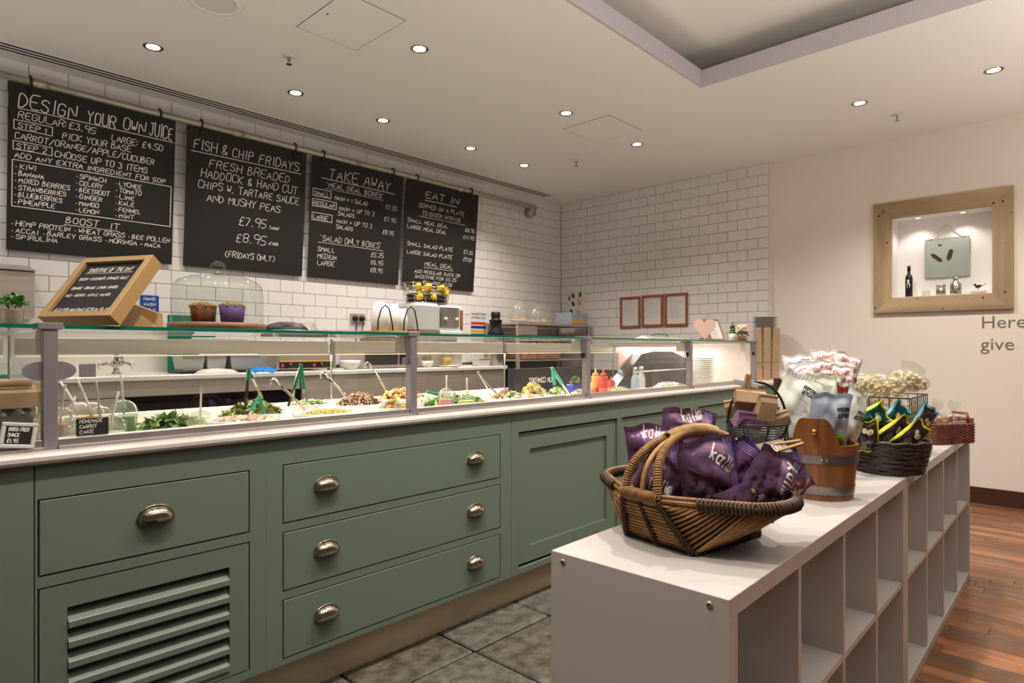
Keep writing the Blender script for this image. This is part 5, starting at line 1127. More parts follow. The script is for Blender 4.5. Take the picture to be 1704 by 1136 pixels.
q = onglass(1252, .02); t = thing('kraft_roll', 'rolled kraft paper bag lying beside the posy', 'bag', q + Vector((0, 0, .032))); MB().tube([(-.06, .03, 0), (.02, .03, 0)], [.032, .03], 12).build('roll_body', 'kraft', t, True)
# beyond the case: kraft bags and a tall stack of plates on the worktop end
for i, (px, Y, w_, m, a) in enumerate(((1264, 2.20, .050, 'kraft', 0), (1277, 2.20, .062, 'kraft2', .0), (1291, 2.20, .060, 'kraft', .0))):
    q = atY(px, 600, Y); h = atY(px, 545, Y).z - .976
    t = thing('kraft_sheaf', ('left', 'middle', 'right')[i] + ' sheaf of flat kraft bags standing at the end of the glass case', 'bags', (q.x, Y, .976), group='kraft bags at the end of the counter')
    t.rotation_euler = (0, 0, FACE)
    for k in range(2 + (i == 1)): MB().bev((-w_ / 2 + k * .004, k * .018, 0), (w_ / 2 - k * .003, k * .018 + .012, h - .015 * k), .003).build('folded_bag', 'kraft' if k % 2 == 0 else 'kraft2', t, rot=(0, R((i - 1) * 1.2 + k), 0))
    MB().box((-w_ / 2, -.002, h * .33), (w_ / 2, 0.0, h * .345)).build('fold_line', 'kraft2', t)
q = atY(1275, 600, 2.36); first = None
for k in range(37):
    lb = ORD[36 - k] + (' from the top' if k < 36 else '') + ' grey-white plate of the tall stack behind the kraft bags'
    if first is None:
        first = thing('grey_plate', lb, 'plate', (q.x, 2.37, .976), group='tall stack of plates at the counter end'); MB().lathe([(0, 0), (.07, 0), (.115, .011), (.115, .013), (.07, .004), (0, .004)], n=28).build('plate_body', 'alu', first, True)
    else: copy_thing(first, (q.x, 2.37, .976 + k * .0158), label=lb)
# wicker tray with handle and patterned box behind the reflected chalkboard, on the lower deck of the steel shelf
t = thing('wicker_tray', 'tan wicker tray with a dark hoop handle seen through the glass behind the reflected chalkboard', 'basket', (5.25, 4.66, 1.1405))
MB().bev((-.30, -.14, 0), (.30, .14, .13), .02).build('tray_body', 'wicker_tan', t)
for k in range(6): MB().tube([(-.305, -.145, .012 + k * .021), (-.1, -.148, .014 + k * .021), (.1, -.145, .012 + k * .021), (.305, -.147, .013 + k * .021), (.305, .145, .012 + k * .021), (-.305, .145, .012 + k * .021)], .009, 6, True).build('weave_band', 'wicker_tan', t, True)
MB().tube([(-.20, -.15, .06), (-.20, -.15, .17), (-.17, -.15, .20), (-.10, -.15, .20), (-.07, -.15, .17), (-.07, -.15, .12)], .010, 8).build('hoop_handle', 'black', t, True)
# ================================================================= WHITE CUBE SHELVES
ST = .79
def wl_(lat, dep, z=0): return Vector((dep * FXX + lat * FYY, dep * FYY - lat * FXX, z))
def shelf_unit(name, lab, x0, L, rz, ox, oy):
    t = thing(name, lab, 'shelf', (ox, oy, 0), rz, 'white cube shelving units'); D = .42; e = .038; n = 4
    MB().bev((x0, 0, ST - e), (x0 + L, D, ST), .0012).build('top_board', 'white_board', t)
    MB().bev((x0, 0, .001), (x0 + L, D, e), .0012).build('bottom_board', 'white_board', t)
    for i, x in enumerate((x0, x0 + L - e)):
        s = MB().bev((x, .0003, e + .0003), (x + e, D - .0003, ST - e - .0003), .0006).build('side_panel', 'white_board', t)
        if i == 0 and x0 == 0:
            MB().bev((x - .0012, -.0, .0012), (x, D, ST - .0006), .0005).build('end_face', 'white_board', s)
            for y in (.038, D - .035):
                for z in (ST - .018, .018):
                    sc = MB().tube([(x - .0040, y, z), (x - .001, y, z)], .0062, 14).build('bolt', 'steel', s, True); MB().tube([(x - .0050, y, z), (x - .0039, y, z)], .0026, 6).build('hex_socket', 'black', sc)
    inner = L - 2 * e; c = inner / n
    for k in range(1, n): x = x0 + e + k * c; MB().bev((x - .009, .004, e), (x + .009, D - .004, ST - e), .0006).build('divider', 'white_board', t)
    for k in range(n): x = x0 + e + k * c; MB().bev((x + .009 * (k > 0), .005, .406), (x + c - .009 * (k < n - 1), D - .005, .424), .0006).build('middle_shelf', 'white_board', t)
    return t
RZS = math.atan2(.035, 3.112)
shelf_unit('cube_shelf', 'near white cube shelving unit carrying the basket of purple bags', 0, 1.487, RZS, 1.108, .499)
shelf_unit('cube_shelf', 'far white cube shelving unit in line behind the near one', 1.489, 1.623, RZS, 1.108, .499)
SZ = ST + .0008

# ================================================================= BIG WILLOW BASKET
bc = wl_(.445, 1.545); t = thing('willow_basket', 'big willow basket with a wrapped arched handle on the corner of the white shelf', 'basket', (bc.x, bc.y, SZ), R(-100))
RH = .118
def rimpt(s):         # s 0..1 along half the rim, from the near long side round the +x end to the far side
    P = [(0, -.188), (.05, -.185), (.145, -.130), (.222, -.080), (.245, -.04), (.250, 0), (.245, .04), (.222, .080), (.145, .130), (.05, .185), (0, .188)]
    q = s * (len(P) - 1); i = min(int(q), len(P) - 2); f = q - i; a, b = P[i], P[i + 1]; return a[0] + (b[0] - a[0]) * f, a[1] + (b[1] - a[1]) * f
def basept(s):
    P = [(0, -.125), (.05, -.125), (.098, -.125), (.102, -.08), (.102, -.03), (.102, 0), (.102, .03), (.102, .08), (.098, .125), (.05, .125), (0, .125)]
    q = s * (len(P) - 1); i = min(int(q), len(P) - 2); f = q - i; a, b = P[i], P[i + 1]; return a[0] + (b[0] - a[0]) * f, a[1] + (b[1] - a[1]) * f
# inner wall
def wallf(sg):
    def f(u, v):
        a, b = basept(u), rimpt(u); return (sg * (a[0] + (b[0] - a[0]) * v) * .975, (a[1] + (b[1] - a[1]) * v) * .975, .008 + (RH - .012) * v)
    return f
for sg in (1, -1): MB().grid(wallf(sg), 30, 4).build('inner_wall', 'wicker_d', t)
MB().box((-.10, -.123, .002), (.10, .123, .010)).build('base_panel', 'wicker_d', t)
# diagonal willow sticks on the four flared quarters, horizontal sticks on the ribbed middle
mb = MB(); rg = random.Random(2)
for sg in (1, -1):
    for sy in (1, -1):
        N = 30
        for k in range(N):
            u = k / N                     # lower boundary: up the corner rib, then along the base to the middle of the end
            if u < .36: f = 1 - u / .36; a = (.098 - .048 * f, -.125 - .060 * f, .006 + (RH - .014) * f)
            else: f = (u - .36) / .64; a = (.102, -.125 + .125 * f, .006)
            s_ = .1 + .40 * min(1, (k + 2.5) / N); b = rimpt(s_); b = (b[0], b[1], RH - .008)
            if u < .36: bx = .05 + (b[0] - .05); 
            a = Vector((sg * a[0], -sy * a[1] if sy < 0 else a[1], a[2])); b = Vector((sg * b[0], -sy * b[1] if sy < 0 else b[1], b[2]))
            mid = (a + b) / 2; mid += Vector((sg * .004, (-.004 if sy > 0 else .004), 0)); mb.cur = rg.choice((0, 0, 1)); r_ = .0036 * rg.uniform(.85, 1.15); mb.tube([a, mid, b], r_, 6)
for sy in (1, -1):
    for k in range(11):
        f = k / 11; z = .010 + (RH - .02) * f; xh = .098 - .048 * f; y = -(.127 + .060 * f); mb.cur = rg.choice((0, 0, 1)); mb.tube([(-xh, sy * y, z), (0, sy * (y - .003), z + .001), (xh, sy * y, z)], .0040, 6)
mb.build('willow_sticks', ['wicker_l', 'wicker'], t, True, kind='stuff')
# dark bound ribs
def coil(mb, pts, R0, r, pitch, n=8, m=5):
    """wrap: thin rings wound round a curve"""
    pts = [Vector(p) for p in pts]; L = [0]
    for a, b in zip(pts, pts[1:]): L.append(L[-1] + (b - a).length)
    tot = L[-1]; K = max(2, int(tot / pitch)); out = []
    def at(d):
        d = max(0, min(tot, d)); i = 0
        while i < len(L) - 2 and L[i + 1] < d: i += 1
        f = (d - L[i]) / max(1e-9, L[i + 1] - L[i]); return pts[i].lerp(pts[i + 1], f), (pts[i + 1] - pts[i]).normalized()
    u = None
    for k in range(K * n + 1):
        d = tot * k / (K * n); p, T = at(d)
        if u is None: u = T.orthogonal().normalized()
        u = (u - T * u.dot(T)).normalized(); w_ = T.cross(u); a = 2 * PI * k / n; RR = R0(d / tot) if callable(R0) else R0
        out.append(p + (u * math.cos(a) + w_ * math.sin(a)) * RR)
    mb.tube(out, r, m)
for sy in (1, -1):
    for x in (-1, 0, 1):
        a = (x * .098, -sy * .128, .004); b = (x * .05, -sy * .190, RH - .002); m = ((a[0] + b[0]) / 2, (a[1] + b[1]) / 2 - sy * .004, (a[2] + b[2]) / 2)
        rb = MB(); rb.tube([a, m, b], .0055, 8); coil(rb, [a, m, b], .0065, .0026, .0062); rb.build('bound_rib', 'wicker_d', t, True)
for sg in (1, -1):
    rb = MB(); coil(rb, [(sg * .103, -.128, .006), (sg * .105, 0, .006), (sg * .103, .128, .006)], .0055, .0028, .008); rb.build('foot_binding', 'wicker_d', t, True)
for sy in (1, -1):
    rb = MB(); coil(rb, [(-.1, sy * .128, .005), (0, sy * .13, .005), (.1, sy * .128, .005)], .004, .0022, .008); rb.build('foot_binding', 'wicker_d', t, True)
rim = [(rimpt(k / 30)[0], rimpt(k / 30)[1]) for k in range(31)] + [(-rimpt(1 - k / 30)[0], rimpt(1 - k / 30)[1]) for k in range(1, 30)]
MB().tube([(x, y, RH + .002) for x, y in rim], .0062, 8, True).tube([(x * .985, y * .985, RH + .011) for x, y in rim], .0055, 8, True).tube([(x * .99, y * .99, RH - .008) for x, y in rim], .0050, 8, True).build('rim_canes', 'wicker', t, True)
rb = MB()
for k in range(0, 31):
    pass
for sg in (1, -1):
    seg = [(sg * rimpt(k / 40)[0], rimpt(k / 40)[1], RH + .001) for k in range(7, 34)]
    coil(rb, seg, .0125, .0034, .0085)
rb.build('rim_wrapping', 'wicker_d', t, True, kind='stuff')
# arched handle: two wrapped canes that join at the top, a bare cane between them
def arch(off):
    P = []
    for k in range(25):
        a = PI * k / 24; y = -.186 * math.cos(a); z = RH + .004 + .136 * math.sin(a) ** .75; k_ = 1 - math.sin(a) ** 1.5; P.append((off * (.12 + .88 * k_), y, z))
    return P
for off in (-.048, .048):
    hb = MB(); A = arch(off); hb.tube(A, .0072, 8); coil(hb, A, .0083, .0026, .0056); hb.build('wrapped_handle', 'wicker_l', t, True)
MB().tube([(x, y, z - .004) for x, y, z in arch(.004)], .0066, 8).build('bare_handle_cane', 'wicker_l', t, True)
hb = MB(); coil(hb, [p for p in arch(0)][8:17], .0155, .0028, .0056); hb.build('handle_top_wrap', 'wicker_l', t, True)
hb = MB()
for sy in (1, -1): coil(hb, [(-.055, sy * .188, RH + .006), (0, sy * .192, RH + .008), (.055, sy * .188, RH + .006)], .012, .0032, .0065)
hb.build('handle_foot_wrap', 'wicker', t, True, kind='stuff')

# ================================================================= SNACK BAGS
def bagfn(W, H, T, seed=0, crimp=.16):
    rg = random.Random(seed); ph_ = [rg.random() * 6 for _ in range(6)]
    def f(u, v, side=-1, off=0.0):        # u, v in -1..1
        e = (max(0, 1 - abs(u) ** 3.0)) ** .8; c = 1 - crimp; vv = min(1, abs(v) / c); g = (max(0, 1 - vv ** 2.6)) ** .75
        wr = 1 + .18 * math.sin(u * 5 + ph_[0] + 3 * v) * math.sin(v * 7 + ph_[1]) + .12 * math.sin(11 * u + ph_[2]) * abs(v)
        cr_ = 0
        for q in range(5):
            a_ = ph_[q] * 1.05; dd = abs(math.sin((u * math.cos(a_) + v * math.sin(a_)) * (2.2 + q * .9) + ph_[q])); cr_ += (dd ** .5 - .7) * .0040
        y = T / 2 * e * g * wr + cr_ * e * g * (T / .05); pin = 1 - .12 * (1 - abs(v)) ** .5 * (T / W)
        if abs(v) > c: y = .0012 * math.sin(u * 40) + .0015
        return Vector((W / 2 * u * pin, side * (abs(y) + off + .0004) + .006 * math.sin(u * 3 + ph_[3]) * abs(v), H / 2 * v + .004 * math.sin(u * 6 + ph_[4]) * abs(v)))
    return f
def brot(yaw, pitch, roll): return (Matrix.Rotation(FACE + R(yaw), 3, 'Z') @ Matrix.Rotation(R(pitch), 3, 'X') @ Matrix.Rotation(R(roll), 3, 'Y')).to_euler()
def snack_bag(lab, px, py, dep, W, H, T, yaw, pitch, roll, m, deco=None, seed=1, group=None, crimp_m=None, name='snack_bag', cat='bag'):
    c = atD(px, py, dep); t = thing(name, lab, cat, c, group=group, rot=brot(yaw, pitch, roll)); f = bagfn(W, H, T, seed)
    mb = MB(); nu, nv = 26, 32
    def front(u, v): return f(u * 2 - 1, v * 2 - 1, -1)
    def back(u, v): return f(1 - u * 2, v * 2 - 1, 1)
    mb.grid(front, nu, nv).grid(back, nu, nv)
    body = mb.build('bag_film', m, t, True)
    cm = MB(); cr = .16
    for s in (-1, 1):
        def strip(u, v, s=s): return f(u * 2 - 1, s * (1 - cr * .62 + cr * .62 * v), -1, .0006 + .0007 * (int(u * 60) % 2))
        cm.grid(strip, 30, 2)
    cm.build('crimped_seal', crimp_m or m, t, kind='stuff')
    if deco: deco(t, f, W, H, random.Random(seed))
    return t
def onbag(f, W, H, off=.0010): return lambda a, b: f(max(-1, min(1, a / (W / 2))), max(-1, min(1, b / (H / 2))), -1, off)
def bword(t, f, W, H, text, x, y, h, ang, wd, m, fit=None, name='bag_lettering', sp=1.25):
    fn = onbag(f, W, H, .0016); ca, sa = math.cos(R(ang)), math.sin(R(ang)); mb = MB()
    st, xe = strokes(text, 0, 0, h, jit=.03, sl=.05, sp=sp, rg=random.Random(1)); k = (fit / xe) if fit else 1
    for pl in st:
        pl = [(a * k, b) for a, b in smooth_pl(smooth_pl(pl))]; pl = [(x + ca * a - sa * b, y + sa * a + ca * b) for a, b in subdiv(pl, .004)]
        ribbon(mb, pl, wd, fn)
    mb.build(name, m, t, kind='stuff')
def blob(mb, fn, x, y, a, b, ang=0, n=12):
    ca, sa = math.cos(R(ang)), math.sin(R(ang)); P = [(x, y)] + [(x + ca * a * math.cos(2 * PI * k / n) - sa * b * math.sin(2 * PI * k / n), y + sa * a * math.cos(2 * PI * k / n) + ca * b * math.sin(2 * PI * k / n)) for k in range(n)]
    mid = [((p[0] + x) / 2, (p[1] + y) / 2) for p in P[1:]]
    vs = [fn(x, y)] + [fn(*p) for p in mid] + [fn(*p) for p in P[1:]]
    mb.add(vs, [(0, 1 + k, 1 + (k + 1) % n) for k in range(n)] + [(1 + k, 1 + n + k, 1 + n + (k + 1) % n, 1 + (k + 1) % n) for k in range(n)])
def purple_deco(word=(0, .02, 55, 1.0)):
    def d(t, f, W, H, rg):
        x, y, ang, k = word
        if k: bword(t, f, W, H, 'kallø', x - .03 * math.cos(R(ang)) * k, y - .03 * math.sin(R(ang)) * k, .030 * k, ang, .0042 * k, 'bagwhite', fit=.066 * k)
        fn = onbag(f, W, H, .0012); mb = MB()
        for sx, yy, a in ((-.30, -.28, 40), (-.18, -.24, 75), (.34, -.30, 120)): blob(mb, fn, sx * W, yy * H, .018, .009, a)
        mb.build('almond_print', 'bagwhite', t, kind='stuff')
        mb = MB(); blob(mb, fn, -.06 * W, -.30 * H, .015, .013); blob(mb, fn, .20 * W, -.26 * H, .010, .010); mb.build('cherry_print', 'bagcherry', t, kind='stuff')
        mb = MB()
        for k2 in range(9): blob(mb, fn, rg.uniform(-.42, .40) * W, rg.uniform(-.38, -.12) * H, .007, .0035, rg.random() * 180, 8)
        mb.build('seed_print', 'food_pale', t, kind='stuff'); mb = MB()
        for k2 in range(12): blob(mb, fn, (-.40 + rg.random() * .28) * W, rg.uniform(-.30, .12) * H, .006, .003, rg.random() * 180, 8)
        mb.build('dark_seed_print', 'wicker_d', t, kind='stuff')
        mb = MB()
        for k2 in range(4): ribbon(mb, [((.30 + .035 * k2) * W, (-.44 + .9 * q / 12) * H) for q in range(13)], .0022, fn)
        for k2 in range(3): ribbon(mb, [((-.10 + .03 * k2) * W, -.36 * H), ((-.09 + .03 * k2) * W, -.42 * H)], .0022, fn)
        mb.build('pinstripe_print', 'violet_line', t, kind='stuff')
        def side(u, v): return f(.80 + .20 * u, v * 1.6 - .8, -1, .0009)
        MB().grid(side, 3, 14).build('indigo_edge', 'purple_d', t)
    return d
GP = 'purple snack bags in the big willow basket'
PW, PH = .150, .195
snack_bag('purple snack bag standing at the far left of the willow basket, behind the handle', 1092, 768, 1.62, .15, PH, .060, -18, 6, -4, 'purple', purple_deco((.0, .065, -4, .9)), 1, GP)
snack_bag('purple snack bag standing tallest at the back, under the handle arch', 1142, 742, 1.66, .155, PH, .060, 10, 0, 6, 'purple', purple_deco((.005, .070, 8, 1.0)), 2, GP)
snack_bag('purple snack bag low at the left between the handle canes', 1092, 812, 1.50, .13, .15, .055, -12, 14, 35, 'purple', purple_deco((.0, .01, 20, .9)), 3, GP)
snack_bag('purple snack bag in the middle with white lettering running down to the right', 1180, 790, 1.44, .145, .180, .062, 8, 10, -12, 'purple', purple_deco((.018, .030, -48, 1.0)), 4, GP)
snack_bag('purple snack bag tipped forward under the handle, right of the middle one', 1240, 782, 1.53, .15, .13, .055, 10, 20, -62, 'purple', purple_deco((.0, .0, 0, 0)), 5, GP)
snack_bag('purple snack bag at the right front with lettering running straight down', 1276, 803, 1.42, .125, .155, .058, 12, 12, 24, 'purple', purple_deco((.014, .028, -98, 1.05)), 6, GP)
snack_bag('purple snack bag farthest right, its corner hanging over the basket rim', 1308, 793, 1.50, .12, .15, .048, 20, 8, -36, 'purple', purple_deco((-.015, .035, -20, 1.0)), 7, GP)
snack_bag('purple snack bag lying low at the front between the middle and right ones', 1232, 845, 1.42, .13, .12, .045, 0, 25, 60, 'purple', purple_deco((.0, .0, 0, 0)), 8, GP)
c = atD(1292, 745, 1.46); t = thing('pegged_price_card', 'grey price card in a pale wooden peg lying on the purple bags', 'price card', c, rot=brot(10, -55, -12))
MB().bev((-.045, -.002, -.022), (.03, .002, .022), .001).build('grey_card', 'text_grey', t)
for s in (-1, 1): MB().bev((-.005, -.005, s * .010 - .0035), (.075, .003, s * .010 + .0035), .001).build('wooden_prong', 'oak_x', t, rot=(0, R(4 * s), 0))
mb = MB(); fn = lambda a, b: (a, -.0026, b); write(mb, '£1.00', -.035, -.010, .018, .0025, fn, fit=.045); mb.build('chalk_lettering', 'chalk', t, kind='stuff')

# ================================================================= BLACK WIRE STAND WITH KRAFT PACKS
c = atD(1260, 700, 2.01); D0 = c.y; base = Vector((c.x, c.y, SZ)); zc = 1.249 - (688 - 581) / F * 2.01 - SZ; RR = 49 / F * 2.01
t = thing('wire_stand', 'black wire hoop stand with a hanging round wire bowl on the white shelf', 'stand', base, FACE)
zr = zc - .030
MB().tube([(RR * math.cos(a), 0, zr + (RR + .036) * math.sin(a)) for a in [PI * k / 24 for k in range(25)]], .0042, 8).build('hoop', 'black', t, True)
for x in (-RR, RR):
    for y in (-.05, .05): MB().tube([(x, 0, zr), (x * 1.0, y, 0.002)], .0030, 6).build('leg', 'black', t, True)
MB().tube([(RR * math.cos(2 * PI * k / 32), RR * .9 * math.sin(2 * PI * k / 32), zr) for k in range(32)], .0036, 8, True).build('bowl_rim', 'black', t, True)
mb = MB()
for k in range(1, 13):
    a = PI / 2 * k / 13.5; r_ = RR * math.cos(a); z = zr - RR * .80 * math.sin(a); mb.tube([(r_ * math.cos(2 * PI * q / 28), r_ * .9 * math.sin(2 * PI * q / 28), z) for q in range(28)], .0016, 5, True)
mb.build('bowl_wires', 'black', t, True, kind='stuff')
for k in range(4):
    b = PI * k / 4; MB().tube([(RR * math.cos(a) * math.cos(b), .9 * RR * math.cos(a) * math.sin(b), zr - RR * .80 * math.sin(a)) for a in [PI * q / 16 for q in range(17)]], .0024, 6).build('bowl_rib', 'black', t, True)
GK = 'kraft snack packs in the wire stand'
for i, (px, py, w_, h, yaw, pitch, roll, lab) in enumerate(((1236, 676, .105, .055, -20, 20, -14, 'kraft pack jutting out to the left of the wire hoop'), (1248, 660, .095, .045, 0, -20, 6, 'kraft pack with a folded flap on top inside the wire hoop'), (1274, 678, .060, .080, 12, 10, 8, 'upright kraft pack in the middle of the wire stand'),
        (1278, 690, .055, .075, 25, 12, 24, 'kraft pack with an open dark end at the right of the wire stand'), (1294, 697, .070, .040, -10, 25, -24, 'small kraft pack lying at the right rim of the wire bowl'), (1246, 698, .09, .05, 5, 30, 10, 'dusky pack lying low in the wire bowl'))):
    c = atD(px, py, 2.01 - .02 * (i % 3)); k = thing('kraft_pack', lab, 'pack', c, group=GK, rot=brot(yaw, pitch, roll))
    T = .030; prof = [(-w_ / 2, -h / 2), (w_ / 2, -h / 2), (w_ / 2, h / 2), (-w_ / 2, h / 2)]
    MB().add([(-w_ / 2, -T / 2, -h / 2), (w_ / 2, -T / 2, -h / 2), (w_ / 2, T / 2, -h / 2), (-w_ / 2, T / 2, -h / 2), (-w_ / 2, -T / 2, h * .25), (w_ / 2, -T / 2, h * .25), (w_ / 2, T / 2, h * .25), (-w_ / 2, T / 2, h * .25), (-w_ / 2, -.001, h / 2), (w_ / 2, -.001, h / 2), (w_ / 2, .001, h / 2), (-w_ / 2, .001, h / 2)],
        [(3, 2, 1, 0), (0, 1, 5, 4), (1, 2, 6, 5), (2, 3, 7, 6), (3, 0, 4, 7), (4, 5, 9, 8), (5, 6, 10, 9), (6, 7, 11, 10), (7, 4, 8, 11), (8, 9, 10, 11)]).build('pack_body', 'purple' if i == 5 else 'kraft', k)
    MB().bev((-w_ / 2 - .002, -.006, h * .36), (w_ / 2 + .002, .006, h / 2 + .002), .001).build('folded_top', 'kraft2' if i != 5 else 'purple', k)
c = atD(1243, 637, 2.0); t = thing('wooden_peg', 'small wooden clothes peg clipped to the top of the wire hoop', 'peg', c, rot=brot(0, 0, 12))
for s in (-1, 1): MB().bev((s * .006 - .004, -.006, -.03), (s * .006 + .004, .006, .028), .001).build('peg_arm', 'oak', t, rot=(0, R(-4 * s), 0))
MB().bev((-.045, -.003, -.012), (.038, .003, .006), .002).build('peg_tag', 'grey_plastic', t)

# ================================================================= WOODEN BUCKET
c = atD(1368, 800, 1.965); q = Vector((c.x, c.y, SZ)); r0, r1, hB = .088, .104, .168
t = thing('wooden_bucket', 'wooden bucket with steel hoops and a raised ear with a brass knob', 'bucket', q, FACE)
ns = 15
for k in range(ns):
    a0_, a1_ = 2 * PI * (k + .008) / ns, 2 * PI * (k + .992) / ns
    def earh(am):
        g = math.degrees(am) % 360; o = 0
        for c_ in (232, 52):
            d = min(abs(g - c_), 360 - abs(g - c_)) / 40
            if d < 1: o = .082 * min(1, 1.25 * (1 - d ** 2.2)) ** .8
        return o
    mb = MB(); M_ = 5
    for j in range(M_):
        b0_, b1_ = a0_ + (a1_ - a0_) * j / M_, a0_ + (a1_ - a0_) * (j + 1) / M_; vs = []
        for top in (0, 1):
            for aa, o in ((b0_, 0), (b1_, 0), (b1_, .011), (b0_, .011)):
                z = (hB + earh(aa)) if top else 0; ri = r0 + (r1 - r0) * z / hB - o; vs.append((ri * math.cos(aa), ri * math.sin(aa) * .92, z))
        mb.add(vs, [(3, 2, 1, 0), (4, 5, 6, 7), (0, 1, 5, 4), (2, 3, 7, 6)] + ([(3, 0, 4, 7)] if j == 0 else []) + ([(1, 2, 6, 5)] if j == M_ - 1 else []))
    mb.build('stave', 'bucket', t)
MB().lathe([(0, .006), (r0 - .012, .006), (r0 - .012, .014), (0, .014)], n=24, sy=.92).build('bucket_floor', 'bucket', t)
for z, h in ((.018, .026), (.112, .026)):
    ra = r0 + (r1 - r0) * z / hB + .0012; rb_ = r0 + (r1 - r0) * (z + h) / hB + .0012
    hp_ = MB().shell([(ra - .001, z), (ra + .0012, z), (rb_ + .0012, z + h), (rb_ - .001, z + h)], n=44, sy=.92).build('steel_hoop', 'hoop', t)
    for a in (245, 253): aa = R(a); MB().ball(((ra + .002) * math.cos(aa), (ra + .002) * .92 * math.sin(aa), z + h / 2), .003, 8, 5).build('rivet', 'chrome', hp_, True)
aa = R(235); MB().tube([(r1 * 1.05 * math.cos(aa), r1 * .97 * math.sin(aa), hB + .042), (r1 * 1.16 * math.cos(aa), r1 * 1.07 * math.sin(aa), hB + .042), (r1 * 1.24 * math.cos(aa), r1 * 1.14 * math.sin(aa), hB + .042)], [.007, .011, .006], 12).build('brass_knob', 'brass', t, True)
def popcorn_deco(ty=.045, tx=-.02, badge=True, ang=0, h=.011, m='black'):
    def d(t, f, W, H, rg):
        bword(t, f, W, H, 'POPCORN', tx, ty, h, ang, .0026, m, fit=.050); bword(t, f, W, H, 'KITCHEN', tx, ty - h * 1.55, h, ang, .0026, m, fit=.048)
        fn = onbag(f, W, H, .0012); mb = MB()
        for k in range(8): ribbon(mb, [(tx + .002, ty - .036 - k * .0075), (tx + .046 - .02 * rg.random(), ty - .036 - k * .0075)], .0016, fn)
        mb.build('small_print', 'ink', t, kind='stuff')
        if badge: mb = MB(); blob(mb, fn, .24 * W, -.22 * H, .018, .018, n=16); mb.build('lime_badge', 'lime', t, kind='stuff')
    return d
GB = 'white popcorn bags in the wooden bucket'
snack_bag('tall white popcorn bag leaning left out of the wooden bucket', 1322, 682, 2.10, .155, .24, .06, -8, 0, 24, 'baggreenwhite', popcorn_deco(.075, -.01, False, -4), 21, GB)
snack_bag('cream popcorn bag with a dark stripe at the back of the wooden bucket', 1368, 672, 2.10, .12, .20, .05, 10, -4, 2, 'baggreenwhite', popcorn_deco(.02, -.02, False), 22, GB, 'bagcream')
snack_bag('blue-grey popcorn bag at the front right of the wooden bucket', 1378, 705, 1.93, .135, .19, .055, 6, 6, 4, 'bagblue', popcorn_deco(.045, .008, True, -3), 23, GB)
snack_bag('white popcorn bag leaning right out of the wooden bucket', 1418, 695, 2.0, .10, .20, .05, 25, 0, 22, 'baggreenwhite', popcorn_deco(.01, -.02, False), 24, GB, 'bagcream')

# ================================================================= DARK BOX WITH WHITE CHIP BAGS
q = atD(1366, 650, 2.52); hb_ = 1.080 - SZ
t = thing('chip_box', 'dark brown display box holding the white chip bags', 'box', (q.x, q.y, SZ), FACE)
MB().bev((-.085, -.075, 0), (.095, .08, hb_ - .05), .004).build('box_body', 'wicker_d', t); MB().bev((-.10, -.09, hb_ - .05), (.112, .09, hb_), .006).build('clear_tray', 'bagwhite', t)
MB().bev((-.150, .05, hb_ - .08), (-.128, .10, hb_ + .05), .002).build('back_board', 'wicker_d', t)
def chips_deco(word, m, fruit, ty=.01):
    def d(t, f, W, H, rg):
        bword(t, f, W, H, word, -.34 * W, ty + .004, .018, 4, .0018, m, fit=W * .62); bword(t, f, W, H, 'chips', -.04 * W, ty - .020, .016, 4, .0018, m, fit=W * .36)
        fn = onbag(f, W, H, .0012); mb = MB()
        for k in range(7): blob(mb, fn, (-.38 + .125 * k) * W, -.33 * H + .004 * math.sin(k * 2), .014, .010, k * 40)
        mb.build('chip_print', fruit, t, kind='stuff'); mb = MB(); blob(mb, fn, -.32 * W, -.16 * H, .012, .011); mb.build('round_badge', m, t, kind='stuff')
        mb = MB(); ribbon(mb, [(.08 * W, .30 * H), (.2 * W, .31 * H), (.36 * W, .32 * H)], .003, fn); mb.build('colour_flash', m, t, kind='stuff')
    return d
GC = 'white chip bags in the dark display box'
zz0 = 2.30
for px, py, dd, yaw, roll, w, m, fr_m, lab, sd in ((1330, 614, 2.52, -10, -6, 'hummus', 'signblue', 'kraft', 'white and blue chip bag at the upper left of the display box', 31), (1372, 605, 2.55, 4, 2, 'hummus', 'signred', 'food_yellow', 'white chip bag standing highest at the back of the display box', 32),
      (1408, 612, 2.52, 10, 22, 'quinoa', 'signred', 'food_red', 'white chip bag tilted to the right at the back of the display box', 33), (1338, 626, 2.44, -14, -10, 'hummus', 'signblue', 'bagblue', 'white and blue chip bag in front at the left of the display box', 34),
      (1368, 624, 2.42, 2, -2, 'quinoa', 'signred', 'food_yellow', 'white chip bag with red script in the front middle of the display box', 35), (1398, 632, 2.42, 8, 6, 'quinoa', 'signred', 'food_red', 'white chip bag with red script at the front right of the display box', 36),
      (1330, 634, 2.42, -30, -24, 'hummus', 'signred', 'kraft', 'white chip bag turned sideways at the lower left of the display box', 37)):
    snack_bag(lab, px, py, dd, .118, .115, .04, yaw, -6, roll, 'bagwhite', chips_deco(w, m, fr_m), sd, GC)

